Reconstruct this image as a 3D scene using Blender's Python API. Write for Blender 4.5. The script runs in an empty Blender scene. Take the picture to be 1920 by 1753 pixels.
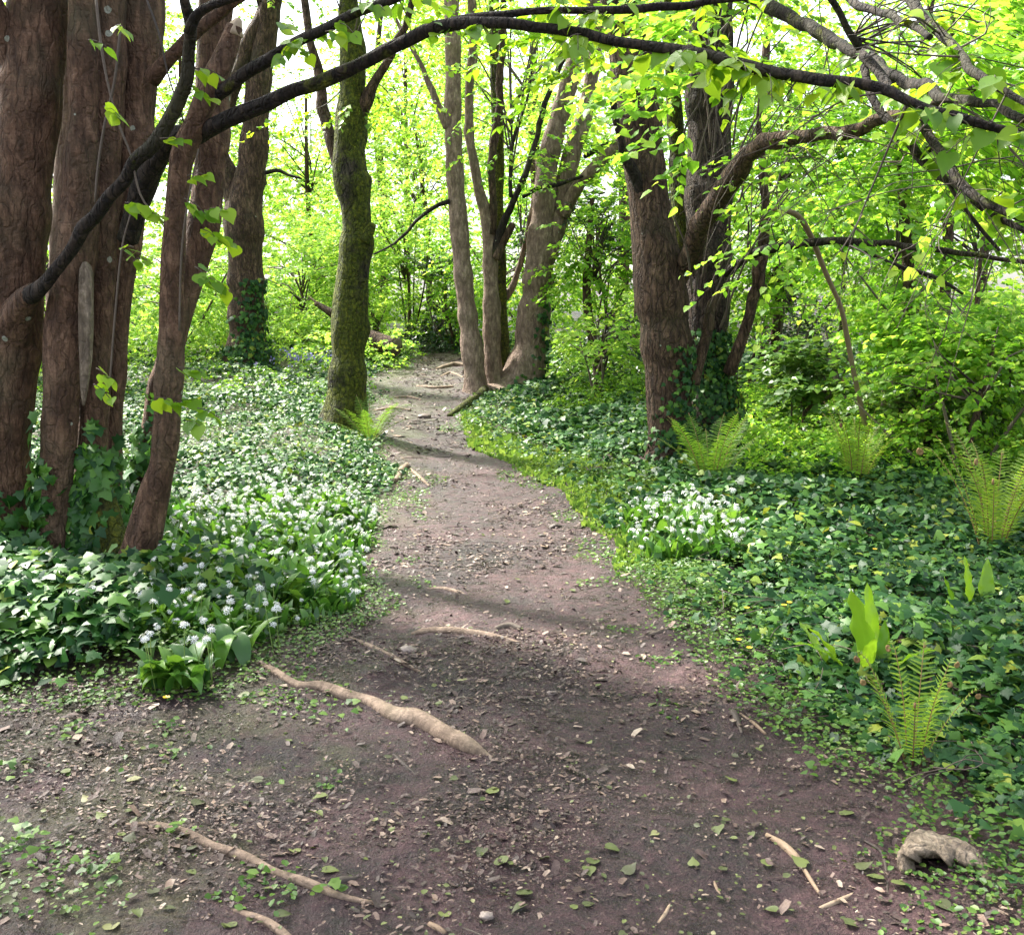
import bpy, math, random
import numpy as np
from mathutils import Matrix, Vector

SC = bpy.context.scene
COL = SC.collection
rng = np.random.default_rng(7)
random.seed(7)

# ------------------------------------------------------------------ camera, sky, sun, exposure
FPX, W0, H0 = 1925.0, 1920.0, 1753.0          # focal length in photograph pixels
PITCH = math.radians(8.2)
CAMZ = 1.6
cam = bpy.data.cameras.new('camera'); co = bpy.data.objects.new('camera', cam); COL.objects.link(co)
cam.sensor_width = 36.0; cam.lens = 36.0 * FPX / W0; cam.clip_end = 500.0; cam.clip_start = 0.05
co.location = (0, 0, CAMZ); co.rotation_euler = (math.pi / 2 - PITCH, 0, 0)
SC.camera = co

SUN_EL, SUN_AZ = math.radians(50), math.radians(-48)   # azimuth from +Y, clockwise (towards +X)
wd = bpy.data.worlds.new('World'); SC.world = wd; wd.use_nodes = True
nt = wd.node_tree; bg = nt.nodes['Background']
sky = nt.nodes.new('ShaderNodeTexSky'); sky.sky_type = 'NISHITA'; sky.sun_disc = False
sky.sun_elevation = SUN_EL; sky.sun_rotation = SUN_AZ; sky.air_density = 1.0; sky.dust_density = 4.0
hs = nt.nodes.new('ShaderNodeHueSaturation'); hs.inputs['Saturation'].default_value = 0.45
nt.links.new(sky.outputs[0], hs.inputs['Color']); nt.links.new(hs.outputs[0], bg.inputs['Color'])
bg.inputs['Strength'].default_value = 0.12
sl = bpy.data.lights.new('sun', 'SUN'); so = bpy.data.objects.new('sun', sl); COL.objects.link(so)
sl.energy = 3.5; sl.angle = math.radians(3); sl.color = (1.0, 0.95, 0.86)
sd_ = Vector((math.sin(SUN_AZ) * math.cos(SUN_EL), math.cos(SUN_AZ) * math.cos(SUN_EL), math.sin(SUN_EL)))
so.rotation_euler = sd_.to_track_quat('Z', 'Y').to_euler(); so.location = (0, 0, 30)
SC.view_settings.view_transform = 'Standard'; SC.view_settings.look = 'None'
SC.view_settings.exposure = 2.25; SC.view_settings.gamma = 1.0
SC.render.engine = 'CYCLES'
SC.cycles.use_denoising = True
SC.cycles.max_bounces = 10; SC.cycles.diffuse_bounces = 6; SC.cycles.transmission_bounces = 8; SC.cycles.glossy_bounces = 2

# ------------------------------------------------------------------ numeric helpers
def _h(i, j, k, s):
    n = (i * 374761393 + j * 668265263 + k * 2147483647 + s * 1274126177) & 0xFFFFFFFF
    n = ((n ^ (n >> 13)) * 1274126177) & 0xFFFFFFFF
    n = ((n ^ (n >> 16)) * 2246822519) & 0xFFFFFFFF
    return ((n ^ (n >> 15)) & 0xFFFF) / 32767.5 - 1.0
def vnoise(x, y, z=0.0, s=0):
    x, y, z = np.broadcast_arrays(np.asarray(x, float), np.asarray(y, float), np.asarray(z, float))
    i, j, k = np.floor(x).astype(np.int64), np.floor(y).astype(np.int64), np.floor(z).astype(np.int64)
    u, v, w = x - i, y - j, z - k
    u, v, w = u*u*(3-2*u), v*v*(3-2*v), w*w*(3-2*w)
    r = 0
    for a in (0, 1):
        for b in (0, 1):
            for c in (0, 1):
                r = r + (u if a else 1-u) * (v if b else 1-v) * (w if c else 1-w) * _h(i+a, j+b, k+c, s)
    return r
def fbm(x, y, z=0.0, o=3, s=0):
    r, a, f = 0, 1.0, 1.0
    for q in range(o):
        r = r + a * vnoise(np.asarray(x)*f, np.asarray(y)*f, np.asarray(z)*f, s+q*17); a *= 0.5; f *= 2.03
    return r
def sstep(a, b, x):
    t = np.clip((x - a) / (b - a), 0, 1); return t*t*(3-2*t)
def nrm(v):
    v = np.asarray(v, float); return v / np.maximum(np.linalg.norm(v, axis=-1, keepdims=True), 1e-9)

# ------------------------------------------------------------------ pixel of the photograph -> point in the wood
cp, sp = math.cos(PITCH), math.sin(PITCH)
def ray(px, py):
    a, b = (px - W0/2) / FPX, -(py - H0/2) / FPX
    return np.array([a, cp + b*sp, -sp + b*cp])
def P(px, py, Y):
    d = ray(px, py); return np.array([0, 0, CAMZ]) + d * (Y / d[1])
def hbase(x, y):
    x, y = np.asarray(x, float), np.asarray(y, float)
    yy = np.clip(y, 0, 20)
    z = 0.0022*yy*yy + np.clip(y-20, 0, 60)*0.06
    z = z + 0.045*fbm(x*0.45, y*0.45, 0, 3, 3)*sstep(2.0, 5, y)
    z = z - 0.035*np.clip(x-3.5, 0, 12)*sstep(3, 7, y) + 0.02*np.clip(-x-2.5, 0, 12)
    c = P(640, 805, 12.2)
    z = z + 0.10*np.exp(-((x-c[0]+0.3)**2/1.2 + (y-c[1]+1.2)**2/3.0))
    return z
def G(px, py, lift=0.0):
    d = ray(px, py); o = np.array([0, 0, CAMZ - lift]); lo, hi = 0.5, 60.0
    f = lambda t: (o + d*t)[2] - hbase(*(o + d*t)[:2])
    t = 0.5; 
    while t < 60 and f(t) > 0: t += 0.05
    a, b = t-0.05, t
    for _ in range(20):
        m = (a+b)/2
        if f(m) > 0: a = m
        else: b = m
    p = o + d*b; p[2] += lift
    return p
EL = [(-700,1330),(-300,1318),(0,1306),(200,1294),(430,1262),(520,1195),(670,1140),(690,1060),(715,965),(752,890),(725,842),(685,770),(725,725),(790,692),(800,676),(760,660),(690,648)]
ER = [(2300,1800),(1900,1740),(1850,1640),(1720,1520),(1610,1430),(1450,1350),(1380,1280),(1280,1175),(1195,1080),(1150,1015),(1118,950),(1000,880),(900,835),(858,780),(880,735),(882,700),(880,676),(850,660),(760,645)]
el = np.array([G(*p)[:2] for p in EL]); er = np.array([G(*p)[:2] for p in ER])
el = np.vstack([[-6, -2], [-5.5, el[0,1]-0.3], el]); er = np.vstack([[1.5, -2], er])
el[:,1] = np.maximum.accumulate(el[:,1] + np.arange(len(el))*1e-4); er[:,1] = np.maximum.accumulate(er[:,1] + np.arange(len(er))*1e-4)
YEND = min(el[-1,1], er[-1,1]) - 0.02
def segdist(x, y, pl):
    d = np.full(x.shape, 1e9)
    for (ax, ay), (bx, by) in zip(pl[:-1], pl[1:]):
        vx, vy = bx-ax, by-ay; L = vx*vx+vy*vy+1e-12
        t = np.clip(((x-ax)*vx+(y-ay)*vy)/L, 0, 1)
        d = np.minimum(d, np.hypot(x-ax-t*vx, y-ay-t*vy))
    return d
def xl(y): return np.interp(y, el[:,1], el[:,0])
def xr(y): return np.interp(y, er[:,1], er[:,0])
def sdist(x, y):
    """signed distance to the trodden earth: positive inside"""
    x, y = np.asarray(x, float), np.asarray(y, float)
    ins = (x > xl(y)) & (x < xr(y)) & (y < YEND)
    d = np.minimum(segdist(x, y, el), segdist(x, y, er))
    return np.where(ins, d, -d) + 0.09*fbm(x*1.6, y*1.6, 0, 3, 11)
def hground(x, y, s=None):
    s = sdist(x, y) if s is None else s; return hbase(x, y) - 0.05*sstep(-0.15, 0.35, s)
def hpath(x, y, s=None):
    s = sdist(x, y) if s is None else s
    return hbase(x, y) - 0.03*sstep(-0.1, 0.4, s) + 0.010*fbm(np.asarray(x)*3, np.asarray(y)*3, 0, 3, 5)
def htop(x, y):
    s = sdist(x, y); a, b = hpath(x, y, s), hground(x, y, s); return np.where(s > 0.05, a, np.maximum(b, a-0.01))

# ------------------------------------------------------------------ object helpers
def mesh(name, V, F, mat, smooth=False):
    """V (n,3); F list of int arrays (m,3) or (m,4)"""
    me = bpy.data.meshes.new(name)
    F = [np.asarray(f, np.int32) for f in F if len(f)]
    V = np.asarray(V, np.float32)
    me.vertices.add(len(V)); me.vertices.foreach_set('co', V.ravel())
    tot = np.concatenate([np.full(len(f), f.shape[1], np.int32) for f in F])
    idx = np.concatenate([f.ravel() for f in F])
    me.loops.add(len(idx)); me.loops.foreach_set('vertex_index', idx)
    me.polygons.add(len(tot)); st = np.concatenate([[0], np.cumsum(tot)[:-1]]).astype(np.int32)
    me.polygons.foreach_set('loop_start', st); me.polygons.foreach_set('loop_total', tot)
    if smooth: me.polygons.foreach_set('use_smooth', np.ones(len(tot), bool))
    me.materials.append(mat); me.update(calc_edges=True)
    return me
def org(parent):
    o = np.zeros(3)
    while parent is not None:
        o = o + np.array(parent.location); parent = parent.parent
    return o
def obj(name, V, F, mat, parent=None, smooth=False, kind=None):
    me = mesh(name, np.asarray(V) - org(parent), F, mat, smooth)
    o = bpy.data.objects.new(name, me); COL.objects.link(o); o.parent = parent
    if kind: o['kind'] = kind
    return o
def tag(o, label, cat, group=None):
    o['label'] = label; o['category'] = cat
    if group: o['group'] = group
    return o
def thing(name, label, cat, loc, group=None):
    o = bpy.data.objects.new(name, None); COL.objects.link(o); o.location = loc; o.empty_display_size = 0.1
    return tag(o, label, cat, group)
def inst(name, me, parent, pos, R, s):
    o = bpy.data.objects.new(name, me); COL.objects.link(o); o.parent = parent
    M = Matrix([list(R[i]*s) + [0] for i in range(3)] + [[0, 0, 0, 1]])
    p = np.asarray(pos) - org(parent)
    M.translation = Vector([float(q) for q in p]); o.matrix_basis = M
    return o
class Acc:
    def __init__(s): s.V, s.T, s.Q, s.n = [], [], [], 0
    def add(s, V, T=None, Q=None):
        if T is not None and len(T): s.T.append(np.asarray(T) + s.n)
        if Q is not None and len(Q): s.Q.append(np.asarray(Q) + s.n)
        s.V.append(V); s.n += len(V)
    def obj(s, name, mat, parent=None, smooth=False, kind=None):
        if not s.V: return None
        F = ([np.concatenate(s.T)] if s.T else []) + ([np.concatenate(s.Q)] if s.Q else [])
        return obj(name, np.concatenate(s.V), F, mat, parent, smooth, kind)
def frames(axis, normal):
    y = nrm(axis); z = normal - (normal*y).sum(-1, keepdims=True)*y; z = nrm(z); x = np.cross(y, z)
    return np.stack([x, y, z], axis=-1)
def scatter(acc, T, pos, R, s):
    TV, TF = T; n, k = len(pos), len(TV)
    s = np.broadcast_to(np.asarray(s, float), (n,))
    V = pos[:, None, :] + s[:, None, None]*np.einsum('nij,kj->nki', R, TV)
    F = (TF[None] + (np.arange(n)*k)[:, None, None]).reshape(-1, TF.shape[1])
    if TF.shape[1] == 3: acc.add(V.reshape(-1, 3), T=F)
    else: acc.add(V.reshape(-1, 3), Q=F)

# ------------------------------------------------------------------ leaf shapes (base at origin, tip +Y, face +Z)
def fan(outline, ctr):
    V = np.array([ctr] + outline, float); n = len(outline)
    return V, np.array([[0, 1+i, 1+(i+1) % n] for i in range(n)])
KITE = (np.array([(0,0,0),(.40,.42,.10),(0,1,-.12),(-.40,.42,.10)]), np.array([(0,1,2),(0,2,3)]))
def mirror(half):   # half outline from base to tip, right side
    return half + [(-x, y, z) for x, y, z in half[-2:0:-1]]
def folded(half, mids):
    """leaf with a midrib: right half strip and its mirror; half and mids have equal length"""
    n = len(half); V = [*mids] + list(half[1:-1]) + [(-x, y, z) for x, y, z in half[1:-1]]
    F = []; r0, l0 = n, n + n - 2
    R = [0] + [r0+i for i in range(n-2)] + [n-1]; L = [0] + [l0+i for i in range(n-2)] + [n-1]
    for i in range(n-1):
        for S, flip in ((R, False), (L, True)):
            a, b, c, d = i, S[i], S[i+1], i+1
            for t in ((a, b, c), (a, c, d)):
                if len(set(t)) == 3: F.append(t[::-1] if flip else t)
    return np.array(V, float), np.array(F)
LIME = folded([(0,0,0),(.26,-.07,.03),(.46,.14,.05),(.49,.38,.03),(.36,.64,-.02),(.16,.86,-.09),(0,1.08,-.2)],
              [(0,0,0),(0,.03,-.01),(0,.2,-.03),(0,.4,-.04),(0,.62,-.07),(0,.84,-.13),(0,1.08,-.2)])
LIMEM = folded([(0,0,0),(.42,.1,.08),(.40,.55,.04),(0,1.05,-.16)], [(0,0,0),(0,.12,0),(0,.55,-.03),(0,1.05,-.16)])
IVY = fan([(0,.0,0),(.30,-.14,-.03),(.30,.12,.02),(.60,.26,-.06),(.30,.46,.02),(.24,.66,0),(0,1.0,-.09),
           (-.24,.66,0),(-.30,.46,.02),(-.60,.26,-.06),(-.30,.12,.02),(-.30,-.14,-.03)], (0,.3,.06))
IVYM = (np.array([(0,.06,.05),(.42,.0,-.02),(.50,.34,.0),(0,1.0,-.10),(-.50,.34,.0),(-.42,.0,-.02)]), np.array([(0,1,2),(0,2,3),(0,3,4),(0,4,5)]))
OVAL = (np.array([(0,0,0),(.34,.35,.06),(.26,.75,.02),(0,1,-.06),(-.26,.75,.02),(-.34,.35,.06)]), np.array([(0,1,2),(0,2,3),(0,3,4),(0,4,5)]))
def strap(bend, w=0.13, n=4, st=82):
    V, F = [], []
    y = z = 0.0; a = math.radians(st)
    for i in range(n+1):
        t = i/n; ww = w*math.sin(math.pi*min(1, .12+.88*t)**0.9)+0.012
        if i == n: ww = 0.004
        V += [(-ww, y, z+ww*.35), (0, y, z), (ww, y, z+ww*.35)]
        y += math.cos(a)/n; z += math.sin(a)/n; a -= bend/n*(0.5+t)
    for i in range(n):
        b = i*3
        F += [(b, b+1, b+4), (b, b+4, b+3), (b+1, b+2, b+5), (b+1, b+5, b+4)]
    return np.array(V), np.array(F)

# ------------------------------------------------------------------ tubes: trunks, limbs, roots, sticks
def catmull(pts, n):
    pts = np.asarray(pts, float)
    if len(pts) == 2: return pts[0] + (pts[1]-pts[0])*np.linspace(0, 1, n)[:, None]
    p = np.vstack([2*pts[0]-pts[1], pts, 2*pts[-1]-pts[-2]])
    L = np.concatenate([[0], np.cumsum(np.linalg.norm(np.diff(pts[:, :3], axis=0), axis=1))])
    s = np.linspace(0, L[-1], n); k = np.clip(np.searchsorted(L, s, side='right')-1, 0, len(pts)-2)
    t = ((s-L[k])/np.maximum(L[k+1]-L[k], 1e-9))[:, None]
    a, b, c, d = p[k], p[k+1], p[k+2], p[k+3]
    return 0.5*((2*b)+(c-a)*t+(2*a-5*b+4*c-d)*t*t+(3*b-3*c+d-a)*t**3)
def tubedata(pr, nseg, step, amp=0.06, seed=0, knots=0, flare=0.0, wob=0.0):
    """pr: rows x,y,z,radius"""
    pr = np.asarray(pr, float)
    L = np.linalg.norm(np.diff(pr[:, :3], axis=0), axis=1).sum()
    n = max(4, int(L/step)+1)
    q = catmull(pr, n); c, r = q[:, :3].copy(), np.maximum(q[:, 3], 0.002)
    if wob:
        sl_ = np.linspace(0, L, n); env = np.minimum(1, sl_/.7)*np.clip(.028/r, .3, 1)
        for ax_ in range(3): c[:, ax_] += env*wob*r*(1.0*vnoise(sl_*2.6, seed*3.7+ax_*11, 0, 5)+.7*vnoise(sl_*7, seed*1.7+ax_*5, 0, 9))
        r = r*(1+.14*vnoise(sl_*5, seed*2.3, 0, 15))
    t = nrm(np.gradient(c, axis=0))
    ref = np.array([1., 0.15, 0.1]); u = np.zeros_like(c); prev = ref
    for i in range(n):
        prev = prev - (prev@t[i])*t[i]; prev = prev/np.linalg.norm(prev); u[i] = prev
    v = np.cross(t, u)
    th = np.linspace(0, 2*math.pi, nseg, endpoint=False)
    ct, st_ = np.cos(th), np.sin(th)
    s = np.linspace(0, L, n)[:, None]
    d = 1 + amp*(fbm(ct[None]*1.3+seed*3.1, st_[None]*1.3, s*1.1, 3, seed) + 0.5*fbm(ct[None]*4+seed, st_[None]*4, s*2.2, 2, seed+5))
    rs = random.Random(seed)
    for _ in range(knots):
        k0, a0, w = rs.uniform(0.1*L, L), rs.uniform(0, 2*math.pi), rs.uniform(.05, .12)
        da = (th[None]-a0+math.pi) % (2*math.pi)-math.pi
        d = d + rs.uniform(.1, .28)*np.exp(-((s-k0)/w)**2-(da/0.5)**2)
    if flare:
        fl = np.exp(-s/0.28)*flare
        d = d*(1 + fl*(0.35+0.65*(0.5+0.5*np.cos(th[None]*4+seed+0.6*np.sin(th[None]*2)))))
    R = r[:, None]*d
    V = c[:, None, :] + R[..., None]*(ct[None, :, None]*u[:, None, :]+st_[None, :, None]*v[:, None, :])
    return V, dict(c=c, r=r, u=u, v=v, t=t, R=R, th=th, L=L)
def tubefaces(n, m, cap=True):
    i = np.arange(n-1)[:, None]; j = np.arange(m)[None]
    Q = np.stack([i*m+j, i*m+(j+1) % m, (i+1)*m+(j+1) % m, (i+1)*m+j], -1).reshape(-1, 4)
    T = []
    if cap:
        T = [(n*m, (k+1) % m, k) for k in range(m)] + [(n*m+1, (n-1)*m+k, (n-1)*m+(k+1) % m) for k in range(m)]
    return Q, np.array(T)
def tube(name, pr, mat, parent=None, nseg=12, step=0.08, amp=0.06, seed=0, knots=0, flare=0.0, acc=None, smooth=True, wob=0.0):
    V, D = tubedata(pr, nseg, step, amp, seed, knots, flare, wob)
    n, m = V.shape[:2]; Q, T = tubefaces(n, m)
    VV = np.vstack([V.reshape(-1, 3), V[0].mean(0)-D['t'][0]*D['r'][0]*.3, V[-1].mean(0)+D['t'][-1]*D['r'][-1]*.4])
    if acc is not None: acc.add(VV, T=T, Q=Q); return D
    o = obj(name, VV, [T, Q], mat, parent, smooth); D['o'] = o
    return D
def px_path(rows):
    """rows (px, py, width px, distance)"""
    out = []
    for px, py, w, Y in rows:
        out.append([*P(px, py, Y), w*0.5*Y/FPX])
    return out
def dcol(rows, Y0, Y1=None):
    Y1 = Y0 if Y1 is None else Y1; n = len(rows)-1
    return [(a, b, w, Y0+(Y1-Y0)*i/n) for i, (a, b, w) in enumerate(rows)]

# ------------------------------------------------------------------ materials
def newmat(name):
    m = bpy.data.materials.new(name); m.use_nodes = True; t = m.node_tree
    return m, t, t.nodes['Principled BSDF'], t.nodes['Material Output']
def N(t, typ, **kw):
    n = t.nodes.new(typ)
    for k, v in kw.items():
        if k.startswith('i_'): n.inputs[k[2:].replace('_', ' ')].default_value = v
        else: setattr(n, k, v)
    return n
def ramp(t, fac, stops):
    r = N(t, 'ShaderNodeValToRGB'); e = r.color_ramp.elements
    while len(e) < len(stops): e.new(0.5)
    for k, (p, c) in zip(e, stops): k.position = p; k.color = (*c, 1) if len(c) == 3 else c
    t.links.new(fac, r.inputs[0]); return r.outputs[0]
def mixc(t, fac, a, b):
    m = N(t, 'ShaderNodeMix', data_type='RGBA')
    for sock, val in ((m.inputs[0], fac), (m.inputs[6], a), (m.inputs[7], b)):
        if hasattr(val, 'is_linked'): t.links.new(val, sock)
        elif isinstance(val, tuple): sock.default_value = (*val, 1)
        else: sock.default_value = val
    return m.outputs[2]
def noise(t, vec, scale, detail=3, rough=0.55):
    n = N(t, 'ShaderNodeTexNoise'); n.inputs['Scale'].default_value = scale; n.inputs['Detail'].default_value = detail
    n.inputs['Roughness'].default_value = rough
    t.links.new(vec, n.inputs['Vector']); return n.outputs['Fac']
def mapped(t, scale, src='Object'):
    c = N(t, 'ShaderNodeTexCoord'); m = N(t, 'ShaderNodeMapping'); m.inputs['Scale'].default_value = scale
    t.links.new(c.outputs[src], m.inputs['Vector']); return m.outputs[0]
def math_(t, op, a, b=None):
    m = N(t, 'ShaderNodeMath', operation=op)
    for s, v in ((m.inputs[0], a), (m.inputs[1], b)):
        if v is None: continue
        if hasattr(v, 'is_linked'): t.links.new(v, s)
        else: s.default_value = v
    return m.outputs[0]
def leafmat(name, stops, transl=0.45, rough=0.45, spec=0.5, tcol=1.25, vein=False):
    m, t, b, out = newmat(name)
    g = N(t, 'ShaderNodeNewGeometry'); oi = N(t, 'ShaderNodeObjectInfo')
    f = math_(t, 'FRACT', math_(t, 'ADD', g.outputs['Random Per Island'], oi.outputs['Random']))
    c = ramp(t, f, stops)
    v = mapped(t, (1, 1, 1))
    n = noise(t, v, 60, 2)
    c = mixc(t, math_(t, 'MULTIPLY', n, 0.25), c, tuple(x*0.55 for x in stops[0][1]))
    t.links.new(c, b.inputs['Base Color']); b.inputs['Roughness'].default_value = rough
    b.inputs['Specular IOR Level'].default_value = spec
    tr = N(t, 'ShaderNodeBsdfTranslucent')
    mm = N(t, 'ShaderNodeMix', data_type='RGBA', blend_type='MULTIPLY'); mm.inputs[0].default_value = 1
    t.links.new(c, mm.inputs[6]); mm.inputs[7].default_value = (tcol*1.08, tcol, tcol*0.7, 1)
    t.links.new(mm.outputs[2], tr.inputs['Color'])
    mx = N(t, 'ShaderNodeMixShader'); mx.inputs[0].default_value = transl
    t.links.new(b.outputs[0], mx.inputs[1]); t.links.new(tr.outputs[0], mx.inputs[2]); t.links.new(mx.outputs[0], out.inputs[0])
    return m
def barkmat(name, dark, mid, light, moss=0.0, lichen=0.5, furrow=1.0, bump=0.5, fd=1.0):
    m, t, b, out = newmat(name)
    v1 = mapped(t, (1, 1, 1)); vf = mapped(t, (16, 16, 3.2)); vh = mapped(t, (5, 5, 34))
    base = noise(t, v1, 3.2, 5, .6); fur = noise(t, vf, 2.4*furrow, 6, .65); hor = noise(t, vh, 1.6, 3, .6)
    fine = noise(t, v1, 55, 4, .7)
    mot = noise(t, mapped(t, (1, 1, .45)), 15, 5, .72)
    c = ramp(t, base, [(0.30, dark), (0.5, mid), (0.70, light)])
    c = mixc(t, ramp(t, mot, [(0.40, (.75,)*3), (0.56, (0, 0, 0))]), c, tuple(x*.55 for x in dark))
    c = mixc(t, ramp(t, mot, [(0.54, (0, 0, 0)), (0.68, (.65,)*3)]), c, tuple(min(1, x*1.25) for x in light))
    c = mixc(t, ramp(t, fur, [(0.40, (fd, fd, fd)), (0.53, (0, 0, 0))]), c, tuple(x*.30 for x in dark))
    c = mixc(t, math_(t, 'MULTIPLY', ramp(t, hor, [(0.60, (0, 0, 0)), (0.70, (1, 1, 1))]), .45), c, tuple(x*.35 for x in dark))
    c = mixc(t, math_(t, 'MULTIPLY', fine, .45), c, tuple(x*.5 for x in mid))
    wv = N(t, 'ShaderNodeVectorMath', operation='ADD'); wn = N(t, 'ShaderNodeTexNoise'); wn.inputs['Scale'].default_value = 9; wn.inputs['Detail'].default_value = 3; t.links.new(v1, wn.inputs['Vector'])
    ws = N(t, 'ShaderNodeVectorMath', operation='SCALE'); ws.inputs['Scale'].default_value = .10; t.links.new(wn.outputs['Color'], ws.inputs[0]); t.links.new(v1, wv.inputs[0]); t.links.new(ws.outputs[0], wv.inputs[1])
    wm = N(t, 'ShaderNodeMapping'); wm.inputs['Scale'].default_value = (20*furrow, 20*furrow, 4.5*furrow); t.links.new(wv.outputs[0], wm.inputs['Vector'])
    ve = N(t, 'ShaderNodeTexVoronoi', feature='DISTANCE_TO_EDGE'); ve.inputs['Scale'].default_value = 1.0; t.links.new(wm.outputs[0], ve.inputs['Vector'])
    plate = ramp(t, ve.outputs['Distance'], [(0.0, (0, 0, 0)), (0.13, (1, 1, 1))])
    c = mixc(t, math_(t, 'MULTIPLY', math_(t, 'SUBTRACT', 1.0, plate), .75*fd), c, tuple(x*.30 for x in dark))
    # grey-green algae film
    al = ramp(t, noise(t, v1, 1.7, 3, .6), [(0.52, (0, 0, 0)), (0.72, (1, 1, 1))])
    c = mixc(t, math_(t, 'MULTIPLY', al, .35), c, (0.10, 0.10, 0.055))
    vo = N(t, 'ShaderNodeTexVoronoi'); vo.inputs['Scale'].default_value = 8.0; t.links.new(v1, vo.inputs['Vector'])
    wob = math_(t, 'ADD', vo.outputs['Distance'], math_(t, 'MULTIPLY', math_(t, 'SUBTRACT', noise(t, v1, 40, 2), .5), .12))
    th = math_(t, 'MULTIPLY', ramp(t, vo.outputs['Color'], [(1-lichen*.55, (0, 0, 0)), (1, (1, 1, 1))]), .22)
    lic = math_(t, 'LESS_THAN', wob, th)
    c = mixc(t, math_(t, 'MULTIPLY', lic, .75), c, (0.36, 0.38, 0.31))
    if moss > 0:
        mn = noise(t, v1, 2.6, 6, .68)
        mk = ramp(t, math_(t, 'ADD', mn, moss-.5), [(0.46, (0, 0, 0)), (0.58, (1, 1, 1))])
        mc = ramp(t, noise(t, v1, 26, 4, .7), [(0.32, (0.018, 0.025, 0.003)), (0.5, (0.075, 0.090, 0.008)), (0.68, (0.18, 0.185, 0.015))])
        c = mixc(t, mk, c, mc)
    t.links.new(c, b.inputs['Base Color']); b.inputs['Roughness'].default_value = .82
    b.inputs['Specular IOR Level'].default_value = .3
    hsum = math_(t, 'ADD', math_(t, 'MULTIPLY', fur, 1.0), math_(t, 'MULTIPLY', fine, .35))
    hsum = math_(t, 'SUBTRACT', math_(t, 'ADD', hsum, math_(t, 'MULTIPLY', mot, .8)), math_(t, 'MULTIPLY', hor, .3))
    hsum = math_(t, 'ADD', hsum, math_(t, 'MULTIPLY', plate, .7*fd))
    bp = N(t, 'ShaderNodeBump'); bp.inputs['Strength'].default_value = min(1, bump); bp.inputs['Distance'].default_value = .045
    t.links.new(hsum, bp.inputs['Height']); t.links.new(bp.outputs[0], b.inputs['Normal'])
    return m
def soilmat(name, path):
    m, t, b, out = newmat(name)
    v = mapped(t, (1, 1, 1))
    n1, n2, n3 = noise(t, v, 1.3, 5, .6), noise(t, v, 14, 5, .7), noise(t, v, 80, 4, .7)
    f = math_(t, 'ADD', math_(t, 'MULTIPLY', n1, .45), math_(t, 'ADD', math_(t, 'MULTIPLY', n2, .35), math_(t, 'MULTIPLY', n3, .2)))
    c = ramp(t, f, [(0.40, (0.009, 0.0038, 0.0042)), (0.48, (0.029, 0.0122, 0.0138)), (0.56, (0.064, 0.029, 0.031)), (0.66, (0.140, 0.074, 0.074))])
    # dark damp flecks and pale crumbs
    c = mixc(t, math_(t, 'MULTIPLY', ramp(t, n3, [(0.60, (0, 0, 0)), (0.70, (1, 1, 1))]), .5), c, (0.21, 0.165, 0.13))
    c = mixc(t, ramp(t, n2, [(0.33, (.7, .7, .7)), (0.43, (0, 0, 0))]), c, (0.02, 0.013, 0.010))
    # moss film on the little used left side of the clearing
    co_ = N(t, 'ShaderNodeTexCoord'); sx = N(t, 'ShaderNodeSeparateXYZ'); t.links.new(co_.outputs['Object'], sx.inputs[0])
    side = N(t, 'ShaderNodeMapRange'); t.links.new(sx.outputs[0], side.inputs[0])
    side.inputs[1].default_value = -0.1; side.inputs[2].default_value = -1.1; side.inputs[3].default_value = -.22; side.inputs[4].default_value = .10
    mk = ramp(t, math_(t, 'ADD', noise(t, v, 2.3, 6, .65), side.outputs[0]), [(0.5, (0, 0, 0)), (0.66, (1, 1, 1))])
    c = mixc(t, math_(t, 'MULTIPLY', mk, .65 if path else .85), c, ramp(t, n3, [(0.35, (0.022, 0.024, 0.006)), (0.65, (0.065, 0.068, 0.016))]))
    t.links.new(c, b.inputs['Base Color'])
    t.links.new(ramp(t, math_(t, 'ADD', math_(t, 'MULTIPLY', n2, .6), math_(t, 'MULTIPLY', noise(t, v, 3.1, 3), .4)), [(0.40, (.22,)*3), (0.56, (.72,)*3)]), b.inputs['Roughness'])
    b.inputs['Specular IOR Level'].default_value = .45
    bp = N(t, 'ShaderNodeBump'); bp.inputs['Strength'].default_value = 1.0; bp.inputs['Distance'].default_value = .030
    t.links.new(math_(t, 'ADD', n2, math_(t, 'MULTIPLY', n3, .6)), bp.inputs['Height']); t.links.new(bp.outputs[0], b.inputs['Normal'])
    return m
def plain(name, stops, rough=.7, bumpscale=30, scale=8):
    m, t, b, out = newmat(name); v = mapped(t, (1, 1, 1))
    g = N(t, 'ShaderNodeNewGeometry'); oi = N(t, 'ShaderNodeObjectInfo')
    f = math_(t, 'FRACT', math_(t, 'ADD', g.outputs['Random Per Island'], oi.outputs['Random']))
    n = noise(t, v, scale, 4, .65)
    c = ramp(t, math_(t, 'ADD', math_(t, 'MULTIPLY', f, .65), math_(t, 'MULTIPLY', n, .35)), stops)
    t.links.new(c, b.inputs['Base Color']); b.inputs['Roughness'].default_value = rough
    bp = N(t, 'ShaderNodeBump'); bp.inputs['Strength'].default_value = .5; bp.inputs['Distance'].default_value = .01
    t.links.new(noise(t, v, bumpscale, 4, .7), bp.inputs['Height']); t.links.new(bp.outputs[0], b.inputs['Normal'])
    return m
M = {}
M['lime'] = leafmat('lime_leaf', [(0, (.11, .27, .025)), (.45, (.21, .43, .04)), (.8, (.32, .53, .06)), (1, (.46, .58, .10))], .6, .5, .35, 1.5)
M['limenear'] = leafmat('near_lime_leaf', [(0, (.10, .24, .015)), (.5, (.22, .40, .02)), (1, (.34, .50, .03))], .55, .42)
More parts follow.
